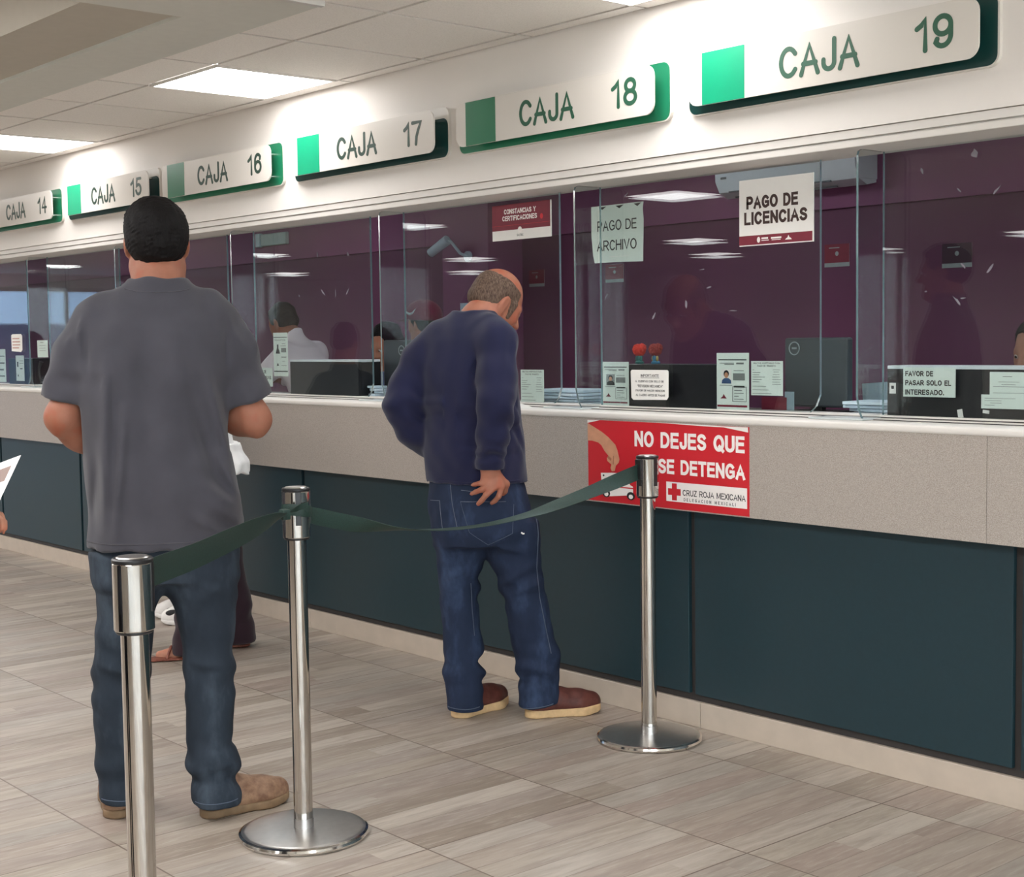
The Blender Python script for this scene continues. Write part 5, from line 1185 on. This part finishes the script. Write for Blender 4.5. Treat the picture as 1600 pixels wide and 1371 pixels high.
# ------------------------------------------------------------------ other people, same method at a coarser grain
def figure(root, sk, top, low, shoe_m, hair_m, hz=0.88, s=1.0, chest=(0, 0), head=(0, .02), yaw=0, pitch=5, feet=((-.10, -.03, -6), (.10, -.03, 6)), arms=None, seated=False,
           sleeve='long', flare=0.0, hair='short', drop=0.0, top_name='shirt', low_name='trousers', h=0.008, sole=None, tuck=0.0, hands=True):
    """standing or seated person facing +y; chest and head are (x, y) shifts from the hips"""
    cx, cy = chest; C = V(head[0], head[1], hz+(.79-drop)*s); R = rotm(yaw, pitch); nb = V(cx*1.1, cy*1.15, hz+.585*s)
    W = 1.0*s
    if arms is None: arms = ((V(-.24, .0, hz+.22), V(-.22, .18, hz+.10)), (V(.24, .0, hz+.22), V(.22, .18, hz+.10)))
    sh = [V(cx-.165*W, cy, hz+.50*s), V(cx+.165*W, cy, hz+.50*s)]
    if seated: knees = [V(-.11, .30, hz+.0), V(.11, .30, hz+.0)]
    else: knees = [V(f[0]*.9, f[1]*.55+.02, hz*.52) for f in feet]
    ank = [V(f[0]+.05*math.sin(math.radians(f[2])), f[1]+.05*math.cos(math.radians(f[2])), .09) for f in feet]
    allp = [C, nb]+sh+[q for a in arms for q in a]+knees+ank+[V(0, 0, hz)]
    lo = np.min(allp, 0)-.24; hi = np.max(allp, 0)+.24; lo[2] = -.01; hi[2] = C[2]+.19
    B = Field(lo, hi, h)
    tk = lambda g: [(hz-.10, 0, 0, .15*W+g, .10+g), (hz+.02, 0, 0, .155*W+g, .11+g), (hz+.18*s, cx*.35, cy*.35, .145*W+g, .105+g), (hz+.36*s, cx*.8, cy*.8, .165*W+g, .115+g), (hz+.47*s, cx, cy, .165*W+g, .095+g), (hz+.54*s, cx*1.05, cy*1.05, .11*W+g, .075+g)]
    B.loft(tk(-.008), .04); B.chain([nb-V(0, 0, .05), (nb+C)/2-V(0, .01, .02), C-V(0, .02, .03)], [.066, .056, .056], .03)
    head_shape(B, C, R, .97*s)
    for i, (e, w) in enumerate(arms):
        B.chain([sh[i], (sh[i]+e)/2, e, (e*.6+w*.4), w], [.048, .044, .038, .040, .028], .03)
        if hands: hand_shape(B, w, (w-e), V(-.3 if i else .3, .2, -.9), 1 if i else -1, 30, .95)
    for i in (0, 1):
        B.chain([V(-.085 if i == 0 else .085, 0, hz-.04), knees[i], ank[i]], [.076, .048, .036], .03)
        a = math.radians(feet[i][2]); d = V(math.sin(a), math.cos(a), 0)
        B.chain([ank[i]-V(0, 0, .045)-d*.03, ank[i]-V(0, 0, .06)+d*.06, ank[i]-V(0, 0, .068)+d*.13], [.030, .028, .020], .02)
    B.mesh('body', sk, root); eyes(root, C, R, .97*s)
    T = Field(lo, hi, h); T.loft([(hz-.09+tuck, 0, 0, .168*W, .128)]+tk(.014)[1:], .04)
    T.cone(sh[0]*.75+nb*.25, sh[1]*.75+nb*.25, .05, .05, .05)
    nd = (C-V(0, .02, .03)-nb); nd = nd/np.linalg.norm(nd); T.chain([nb-V(0, 0, .08), nb+nd*.05], [.095, .070], .04)
    for i, (e, w) in enumerate(arms):
        if sleeve == 'long': T.chain([sh[i], (sh[i]+e)/2, e, e*.1+w*.9], [.060, .056, .050, .040], .04)
        else: T.chain([sh[i], sh[i]*.35+e*.65], [.060, .056], .04)
        T.ripple(e if sleeve == 'long' else (sh[i]+e)/2, (.09, .09, .08), 5, .003, i+1)
    T.rough(.0010, 34, 5); T.plane(nb+nd*.045, nd); T.plane((0, 0, hz-.085+tuck), (0, 0, -1))
    T.mesh(top_name, top, root)
    L = Field((lo[0], lo[1], .0), (hi[0], hi[1], hz+.12), h)
    L.loft([(hz-.13, 0, 0, .165*W, .12), (hz-.04, 0, 0, .168*W, .122), (hz+.05, 0, 0, .158*W, .115)], .03)
    for i in (0, 1):
        L.chain([V(-.085 if i == 0 else .085, 0, hz-.08), knees[i], knees[i]*.35+ank[i]*.65, ank[i]-V(0, 0, .05)], [.095, .066, .060+flare*.5, .058+flare], .035)
        L.ripple(ank[i]+V(0, 0, .06), (.09, .09, .09), 6, .005, i*2)
    L.plane((0, 0, .022), (0, 0, -1)); L.mesh(low_name, low, root)
    if shoe_m is not None:
        for f in feet: shoe(root, (f[0], f[1], 0), f[2], shoe_m, sole or shoe_m, .265*s, .026, .09, .007)
    H = Field(C-.20, C+.18, .0065); Wp = lambda *p: C+R @ (np.array(p)*.97*s)
    if hair in ('short', 'long'):
        H.ell(Wp(0, -.018, .040), np.array((.084, .103, .092))*s, 0, R); H.ell(Wp(0, -.040, -.015), np.array((.076, .080, .065))*s, .02, R)
        if hair == 'long': H.chain([Wp(0, -.06, -.02), Wp(0, -.085, -.13)], [.075, .055], .03)
        H.rough(.0014, 130, 6); H.carve(*front_cut(H, C, R, .045), .01)
        H.mesh('hair', hair_m, root, 1)
    return C, R

M_SKIN3 = mat_skin('light_brown_skin', (176, 126, 104)); M_SKIN4 = mat_skin('brown_skin', (150, 98, 76))
M_BLOUSE = mat_cloth('white_blouse_cloth', (232, 230, 228), 0.03); M_DARKPANTS = mat_cloth('aubergine_trousers', (44, 28, 36), 0.12)
M_BLACKPANTS = mat_cloth('black_trousers', (34, 34, 40), 0.1); M_DARKTEE = mat_cloth('dark_slate_cotton', (52, 56, 66), 0.1)
M_SANDAL = mat_leather('red_brown_leather', (108, 56, 44), (150, 92, 74)); M_SNEAKER = plain('white_sneaker', (226, 222, 218), 0.6); M_SNEAKB = plain('black_sneaker_panel', (30, 30, 32), 0.6)
M_CLERKSHIRT = mat_cloth('pale_office_shirt', (244, 232, 236), 0.03); M_MAROONCLOTH = mat_cloth('maroon_cotton', (98, 26, 52), 0.08); M_BLUECLOTH = mat_cloth('blue_office_shirt', (84, 98, 128), 0.06)

# woman in a white blouse, mostly hidden behind the man in gray
t = thing('person', 'person in white blouse, dark flared trousers and sandals, mostly hidden behind the gray-shirted person', 'person', (-5.74, 3.16, 0), math.radians(151.17))
C_, R_ = figure(t, M_SKIN3, M_BLOUSE, M_DARKPANTS, None, M_BLACKHAIR, hz=.86, s=.84, chest=(0, .04), head=(0, .09), feet=((-.135, .045, 4), (.07, -.165, -4)), arms=((V(-.20, .02, 1.07), V(-.10, .20, 1.12)), (V(.20, .0, 1.07), V(.10, .18, 1.12))), hair='long', top_name='blouse', flare=.022, tuck=.01, h=.007)
pep = Field((-.30, -.30, .74), (.30, .26, 1.0), .006)
pep.loft([(.800, 0, -.02, .188, .160), (.84, 0, -.02, .186, .160), (.90, 0, -.012, .165, .136), (.93, 0, -.01, .16, .13)], .02); pep.rough(.0022, 45, 3)
pep.plane((0, 0, .805), (0, .15, -1)); pep.mesh('blouse_hem', M_BLOUSE, t)
for fx, fy, yw in ((-.135, .045, 4), (.07, -.165, -4)):
    U = Field((fx-.08, fy-.05, -.01), (fx+.08, fy+.29, .10), .005)
    U.chain([V(fx, fy+.03, .008), V(fx, fy+.12, .008), V(fx, fy+.205, .008)], [.036, .036, .042], .02, flat=(0, 0, 1, .22)); sd = U.mesh('sandal', M_SANDAL, t)
    MB().tube([(fx-.042, fy+.15, .014), (fx-.02, fy+.135, .052), (fx, fy+.13, .060), (fx+.02, fy+.135, .052), (fx+.042, fy+.15, .014)], .006).build('strap', M_SANDAL, sd, True)
    MB().tube([(fx-.036, fy+.02, .03), (fx-.02, fy-.012, .055), (fx+.02, fy-.012, .055), (fx+.036, fy+.02, .03)], .005).build('heel_strap', M_SANDAL, sd, True)
# someone farther along, only one sneaker in view
t = thing('person', 'person in white sneakers far behind, one shoe showing between the gray-shirted person\'s legs', 'person', (-6.487, 3.44, 0), math.radians(151.17))
figure(t, M_SKIN4, M_DARKTEE, M_BLACKPANTS, M_SNEAKER, M_BLACKHAIR, hz=.74, s=.80, feet=((-.09, -.09, 0), (.09, -.05, 0)), arms=((V(-.20, .02, 1.0), V(-.10, .20, 1.05)), (V(.20, .0, 1.0), V(.10, .18, 1.05))), h=.009)
for sx in (-1, 1): MB().ball((-.09+sx*.036, .07, .062), (.008, .035, .016), 14).build('side_panel', M_SNEAKB, t, True)
# person at the left edge holding a printed sheet
PR, PF = V(.36, .933, 0), V(-.933, .36, 0); PB = V(-2.6, 1.0, 0)
t = thing('person', 'person at left edge of the photo holding a printed sheet, only fingertips in view', 'person', (-2.688, .58, 0), math.radians(-15))
figure(t, M_SKIN3, M_DARKTEE, M_BLACKPANTS, M_REDBOOT, M_BLACKHAIR, hz=.86, s=.96, arms=((V(-.23, .03, 1.10), V(-.12, .30, 1.06)), (V(.22, .02, 1.10), V(.035, .335, 1.085))), h=.008)
# ------------------------------------------------------------------ held sheet
def sheet_at(o, w, hh, quads, name, mat, parent, lift):
    n = np.cross(w, hh); n = n/np.linalg.norm(n); m = MB()
    for u0, u1, v0, v1 in quads:
        P4 = [o+w*u+hh*v for u, v in ((u0, v0), (u1, v0), (u1, v1), (u0, v1))]
        a = [m.bm.verts.new(p+n*lift[0]) for p in P4]; b = [m.bm.verts.new(p+n*lift[1]) for p in P4]
        m.bm.faces.new(a); m.bm.faces.new(b[::-1])
        for i in range(4): m.bm.faces.new((a[i], b[i], b[(i+1) % 4], a[(i+1) % 4]))
    return m.build(name, mat, parent)
t = thing('printed_sheet', 'white printed sheet with a brown heading band, held at the left edge of the photo', 'paper', (-2.6, 1.0, 1.06), 0)
O_ = PR*.047+V(0, 0, .112); w_ = PR*-.15+PF*.15+V(0, 0, -.064); h_ = PR*-.105+PF*-.18+V(0, 0, -.197)
sh_ = sheet_at(O_, w_, h_, [(0, 1, 0, 1)], 'sheet', M_PAPER, t, (0, .0006))
for nm, mt, q in (('heading_band', plain('brown_print', (112, 88, 78), 0.6), [(.06, .94, .07, .20)]), ('small_print', M_INKGREY, [(.1, .9, .27+.05*k, .28+.05*k) for k in range(1)])):
    sheet_at(O_, w_, h_, q, nm, mt, sh_, (.0006, .0008)); sheet_at(O_, w_, h_, q, nm, mt, sh_, (-.0002, 0))
# ------------------------------------------------------------------ things on and behind the inner desk
def partition(label, x0, x1, z1, ledge):
    t = thing('desk_partition', label, 'partition', ((x0+x1)/2, 3.95, 1.10), 0, 'black partitions behind the glass'); w = (x1-x0)/2
    MB().box(-w, w, 0, .018, 0, z1-1.10, .002).build('panel', M_BLACK, t)
    MB().box(-w, w, 0.0, .13, z1-1.10-.004, z1-1.10+.008, .002).build('ledge', ledge, t); MB().box(-w, -w+.018, .018, .13, 0, z1-1.104).build('side', M_BLACK, t); MB().box(w-.018, w, .018, .13, 0, z1-1.104).build('side', M_BLACK, t)
    return t
M_LEDGE = plain('white_ledge', (222, 228, 232), 0.35)
partition('black desk partition at the right edge, carrying the FAVOR DE PASAR card', -2.745, -1.75, 1.262, M_LEDGE)
partition('black desk partition carrying the two red-headed figurines', -3.935, -3.44, 1.262, M_BLACK)
partition('black desk partition in front of the clerk in the pale shirt', -6.30, -5.70, 1.276, M_LEDGE)
partition('short black desk partition on the far left, beside the narrow leaflet', -9.93, -9.52, 1.280, M_BLACK)
def ring(m, c, r, w, y0, y1, n=28):
    for i in range(n):
        a, b = 2*PI*i/n, 2*PI*(i+1)/n
        m.prism([(c[0]+q*math.cos(e), c[1]+q*math.sin(e)) for q, e in ((r-w, a), (r, a), (r, b), (r-w, b))], y0, y1)
M_SCREEN = plain('dark_grey_plastic', (62, 70, 74), 0.4, var=.05); M_LOGO = plain('silver_mark', (150, 160, 162), 0.3)
def monitor(label, x0, x1, z0, z1, y, lx, lz):
    t = thing('monitor', label, 'monitor', ((x0+x1)/2, y, 1.10), 0); w = (x1-x0)/2
    b = MB().box(-w, w, 0, .035, z0-1.10, z1-1.10, .008).build('housing', M_SCREEN, t)
    m = MB(); c = (lx-(x0+x1)/2, lz-1.10); ring(m, c, .024, .0035, -.002, .001); m.build('maker_ring', M_LOGO, b)
    MB().box(c[0]-.010, c[0]+.010, -.002, .001, c[1]-.003, c[1]+.004).build('maker_mark', M_LOGO, b)
    MB().box(-w+.012, w-.012, .0352, .037, z0-1.10+.012, z1-1.10-.012).build('screen', M_BLACK, b)
    MB().box(-.025, .025, .005, .03, 0.008, z0-1.10+.02, .003).build('stand', M_BLACK, t); MB().box(-.10, .10, -.05, .09, 0, .009, .003).build('foot', M_BLACK, t)
    return t
monitor('dark monitor seen from behind, left of the navy pullover', -5.76, -5.31, 1.125, 1.375, 4.14, -5.61, 1.325)
monitor('tall dark monitor seen from behind, right of the price list with the blue-jacket leaflet', -3.28, -3.01, 1.12, 1.362, 4.10, -3.235, 1.325)
def papers(label, x, y, w, d, n, seed, tint=(196, 214, 226), group=None):
    random.seed(seed); t = thing('paper_stack', label, 'papers', (x, y, 1.10), 0, group)
    for k in range(n):
        m = MB().box(-w/2, w/2, -d/2, d/2, k*.0125, k*.0125+.010, .001, 1); o = m.build('sheaf', plain('bluish_paper_%d' % tint[0], tint, .7, var=.04), t)
        o.rotation_euler = (0, 0, random.uniform(-.25, .25)); o.location = (random.uniform(-.02, .02), random.uniform(-.02, .02), 0)
papers('pale blue stack of papers beside the navy pullover, behind the glass', -4.42, 4.15, .30, .21, 5, 1)
papers('loose pale blue papers in the gap left of the FAVOR DE PASAR card', -2.88, 4.12, .20, .16, 4, 2)
papers('small stack of pale blue slips beside the left stanchion side monitor', -6.0+.28, 4.20, .12, .12, 4, 5) if False else None
papers('small pile of pale slips in the gap above the poster corner', -4.12, 4.16, .13, .16, 5, 3)
papers('small pile of pale slips beside the ledge of the pale-shirted clerk partition', -5.63, 4.03, .07, .07, 5, 4)
t = thing('folded_sheet', 'pale blue folded sheet standing among the loose papers', 'paper', (-2.97, 4.23, 1.10), .2); MB().prism([(-.06, .0), (.06, .0), (.055, .11), (-.065, .10)], 0, .003).build('sheet', plain('grey_blue_card', (150, 172, 182), .6), t)
t = thing('leaflet_holder', 'small maroon and pale blue leaflet lying below the price list with the blue-jacket leaflet', 'leaflet', (-3.27, 4.03, 1.10), 0)
MB().box(-.055, .055, 0, .002, 0, .055).build('maroon_card', M_MAROON, t); MB().box(.045, .085, .004, .006, 0, .075).build('blue_slip', plain('grey_blue_card', (150, 172, 182), .6), t)
t = thing('stapler', 'dark stapler on the inner desk left of the identity leaflet with the woman', 'stapler', (-4.03, 4.06, 1.10), .1)
MB().box(-.06, .06, -.017, .017, 0, .012, .004).build('base', M_BLACK, t); MB().box(-.058, .05, -.014, .014, .018, .038, .008).build('arm', M_BLACK, t); MB().cyl((.05, -.015, .016), (.05, .015, .016), .014, seg=16).build('hinge', M_BLACK, t)
t = thing('receipt', 'small white receipt lying on the counter beside the navy pullover', 'receipt', (-4.37, 3.762, 1.1003), .2)
m = MB(); N_ = 8
for k in range(N_):
    x0, x1 = -.09+.18*k/N_, -.09+.18*(k+1)/N_; za, zb = .0155*math.sin(PI*k/N_)**2+.0004, .0155*math.sin(PI*(k+1)/N_)**2+.0004
    vs = [m.bm.verts.new(p) for p in ((x0, -.04, za), (x1, -.04, zb), (x1, .04, zb), (x0, .04, za))]; m.bm.faces.new(vs)
bmesh.ops.remove_doubles(m.bm, verts=m.bm.verts[:], dist=1e-5); bmesh.ops.solidify(m.bm, geom=m.bm.faces[:], thickness=.0004); m.build('sheet', M_PAPER, t, True)
def figurine(label, x, red, body, base):
    t = thing('figurine', label, 'figurine', (x, 4.02, 1.2702), 0, 'figurines on the black partition')
    MB().lathe([(0, 0), (.016, 0), (.018, .006), (.011, .012), (.013, .022), (.010, .032), (0, .036)]).build('body', base, t, True)
    MB().ball((.012, -.004, .020), (.005, .006, .011), 12).build('arm', body, t, True); MB().ball((-.012, -.004, .020), (.005, .006, .011), 12).build('arm', body, t, True)
    F = Field((-.05, -.05, .02), (.05, .05, .10), .002); F.ell(V(0, 0, .052), (.024, .022, .022), 0); F.ell(V(.014, 0, .062), (.014, .014, .013), .008); F.ell(V(-.012, 0, .058), (.016, .015, .014), .008); F.rough(.0012, 420, 3)
    F.mesh('head', red, t, 1)
figurine('small figurine with a bright red tufted head, left one of the pair', -3.915, plain('bright_red_plush', (214, 52, 36), .7, var=.2, nscale=200), plain('teal_plastic', (40, 110, 104), .5), plain('teal_plastic', (40, 110, 104), .5))
figurine('small figurine with a brownish red tufted head, right one of the pair', -3.83, plain('brick_red_plush', (152, 50, 44), .7, var=.35, nscale=260), plain('ochre_plastic', (176, 148, 84), .5), plain('teal_blue_plastic', (52, 118, 150), .5))
def sticker(label, x, z, w, h, mat, rot=0):
    o = MB().box(-w/2, w/2, 0, .0006, -h/2, h/2).build('sticker', mat, None); o.location = (x, 3.949, z); o.rotation_euler = (0, rot, 0); tag(o, label, 'sticker'); return o
k_ = sticker('tiny white sticker with a dark dot at the left end of the right partition', -2.724, 1.198, .024, .034, M_PAPER); d_ = MB().box(-.005, .005, -.0004, 0, -.002, .008).build('dot', M_INK, k_)
sticker('tiny tilted white sticker low on the right partition', -2.48, 1.124, .018, .026, M_PAPER, -.2); sticker('tiny white tape strip below the typed slip on the right partition', -2.392, 1.132, .022, .010, M_PAPER, .1)
# telephone handset on the far left
t = thing('telephone_handset', 'black handset hanging beside the narrow leaflet on the far left pane', 'telephone', (-9.42, 3.95, 1.10), 0)
MB().tube([(0, .02, .03), (-.012, .01, .07), (-.014, .01, .12), (0, .02, .165)], [.016, .012, .012, .016]).build('handset', M_BLACK, t, True); MB().tube([(0, .02, .03), (.01, .02, .012), (.0, .03, .004)], .004).build('cord', M_BLACK, t, True)
# wall unit, camera, wall posters, lit sign
t = thing('air_conditioner', 'white wall-mounted air conditioner inside the office, behind the PAGO DE LICENCIAS notice', 'air conditioner', (-5.05, 6.5, 2.15), 0)
M_ACW = plain('white_appliance_plastic', (226, 232, 236), .35, var=.01)
pr_ = [(0, .02), (-.10, 0), (-.17, .03), (-.205, .09), (-.21, .22), (-.19, .275), (-.15, .285), (0, .285)]
m = MB()
for a, b in ((-.475, .475),):
    A = [m.bm.verts.new((a, y, z)) for y, z in pr_]; B_ = [m.bm.verts.new((b, y, z)) for y, z in pr_]; n = len(pr_); m.bm.faces.new(A); m.bm.faces.new(B_[::-1])
    for i in range(n): m.bm.faces.new((A[i], B_[i], B_[(i+1) % n], A[(i+1) % n]))
bmesh.ops.bevel(m.bm, geom=[e for e in m.bm.edges if len(e.link_faces) == 2 and e.calc_face_angle(0) > .5], offset=.012, segments=2, affect='EDGES'); m.build('body', M_ACW, t, True)
MB().box(-.40, .30, -.178, -.165, .026, .034).box(-.40, .30, -.12, -.11, .002, .008).build('air_slot', M_SCREEN, t); MB().box(.27, .33, -.2125, -.2095, .17, .26).build('display', plain('navy_display', (30, 40, 60), .3), t); MB().box(-.43, -.39, -.2125, -.2095, .10, .112).build('badge', M_INKGREY, t)
MB().box(.475, .482, -.19, -.02, .03, .27, .003).build('end_cap', M_ACW, t)
t = thing('security_camera', 'pale security camera on an arm on the plum pillar', 'camera', (-7.62, 6.2, 1.93), 0)
M_CAMW = plain('pale_blue_plastic', (196, 214, 226), .4); MB().cyl((0, 0, .0), (0, -.02, .0), .035, seg=24).build('mount', M_CAMW, t); MB().tube([(0, -.02, 0), (-.02, -.06, .02), (-.08, -.09, .10), (-.14, -.10, .115)], .010).build('arm', M_CAMW, t, True)
MB().cyl((-.10, -.10, .115), (-.26, -.13, .03), .034, .030, seg=24, bev=.006).build('housing', M_CAMW, t, True); MB().cyl((-.258, -.1296, .031), (-.264, -.131, .028), .024, seg=24).build('lens', M_BLACK, t)
for k, (x0, x1, z0, z1, lab) in enumerate(((-6.62, -6.46, 1.72, 1.832, 'small maroon wall poster with a pale foot, below the PAGO DE ARCHIVO sheet'), (-4.92, -4.757, 1.738, 1.86, 'small maroon pale-footed wall poster in the gap right of the PAGO DE LICENCIAS notice'), (-4.19, -4.02, 1.70, 1.822, 'small dark wall poster with a pale foot, on the right of the office wall'), (-7.35, -7.2, 1.72, 1.83, 'small maroon wall poster with a pale foot, above the head of the navy-clad person'))):
    notice('wall_poster', lab, 'poster', x0, x1, z0, z1, 6.497, [('maroon_field', M_MAROON if k != 2 else plain('dark_plum_print', (62, 26, 44), .5), 'r', 0, 1, 0, .82), ('pale_foot', M_GREYPRINT, 'r', 0, 1, .82, 1), ('emblem', M_GREYPRINT, 'e', .5, .42, .07, .1), ('emblem', M_GREYPRINT, 'r', .18, .6, .14, .18)])
notice('wall_notice', 'small pale blue wall notice beside the head of the navy-clad person', 'notice', -7.72, -7.64, 1.50, 1.62, 6.197, lines(M_INKGREY, [(.2, .8, .3, .04), (.2, .8, .5, .04)]), sheet=plain('pale_blue_paper', (196, 214, 226), .7))
t = thing('wall_sign', 'pale green box sign high on the office wall, left of the reflected lights', 'sign', (-10.55, 6.5, 2.18), 0)
MB().box(-.15, .24, -.05, 0, 0, .10, .006).build('box', plain('pale_green_plastic', (168, 196, 188), .4), t); MB().box(-.24, -.17, -.05, 0, -.005, .11, .006).build('side_lamp', plain('pale_cyan_plastic', (190, 222, 228), .3), t)
# ------------------------------------------------------------------ clerks
t = thing('person', 'person in a pale office shirt leaning over the inner desk, seen through the glass', 'person', (-7.50, 4.95, 0), math.radians(90+12))
figure(t, M_SKIN4, M_CLERKSHIRT, M_BLACKPANTS, M_BLACK, M_BLACKHAIR, hz=.83, s=.95, chest=(0, .20), head=(0, .36), pitch=28, drop=.09, yaw=-5, arms=((V(-.26, .30, 1.12), V(-.16, .46, 1.13)), (V(.24, .30, 1.12), V(.10, .48, 1.13))), h=.009)
t = thing('person', 'person in a maroon cap with a pale curved mark, back in the office', 'person', (-6.88, 5.25, 0), math.radians(100))
C_, R_ = figure(t, M_SKIN4, M_MAROONCLOTH, M_BLACKPANTS, M_BLACK, M_BLACKHAIR, hz=.76, s=.90, yaw=0, pitch=6, h=.009, hair='short')
cp = Field(C_-.2, C_+.2, .006); cp.ell(C_+V(0, -.012, .045), (.104, .122, .100), 0); cp.plane(C_+V(0, 0, .022), (0, .05, -1)); cp.cone(C_+V(0, .07, .03), C_+V(0, .16, .02), .07, .05, .01, flat=(0, 0, 1, .10)); cap = cp.mesh('cap', M_MAROONCLOTH, t)
sw = [(-.035, .085), (-.02, .062), (.0, .056), (.03, .064), (.065, .082)]
for sgn in (-1, 1):
    MB().tube([(C_[0]+sgn*(.105*math.sqrt(max(0, 1-((y_+.012)/.122)**2-((z_-.045)/.100)**2))), C_[1]+y_, C_[2]+z_) for y_, z_ in sw], [.002, .006, .007, .005, .0015], 6).build('cap_mark', M_LOGO, cap, True)
def stool(x, y, hgt, label):
    t = thing('office_stool', label, 'stool', (x, y, 0), 0); MB().cyl((0, 0, hgt-.05), (0, 0, hgt), .17, seg=32, bev=.015).build('seat', M_BLACK, t, True); MB().cyl((0, 0, .05), (0, 0, hgt-.05), .025, seg=20).build('column', M_CHROME, t, True)
    for k in range(5):
        a = 2*PI*k/5; MB().tube([(0, 0, .06), (.2*math.cos(a), .2*math.sin(a), .03)], [.02, .014]).build('foot', M_BLACK, t, True)
def seated(label, x, y, rz, top, hz, **kw):
    t = thing('person', label, 'person', (x, y, 0), rz)
    stool(x, y+.02, hz-.19, 'black office stool under the '+('clerk at the right edge' if x > -4 else 'clerk behind the monitor')); return figure(t, M_SKIN3, top, M_BLACKPANTS, M_BLACK, M_BLACKHAIR, hz=hz, s=.92, seated=True, feet=((-.12, .16, 0), (.12, .16, 0)), h=.009, **kw)
seated('clerk at the right edge of the photo, dark-haired, face half hidden by the black partition', -2.64, 4.72, math.radians(180-22), M_BLUECLOTH, .575, yaw=-10, pitch=12)
seated('clerk whose dark hair shows above the monitor left of the navy pullover', -6.42, 4.66, math.radians(180), M_BLUECLOTH, .625, yaw=0, pitch=25)
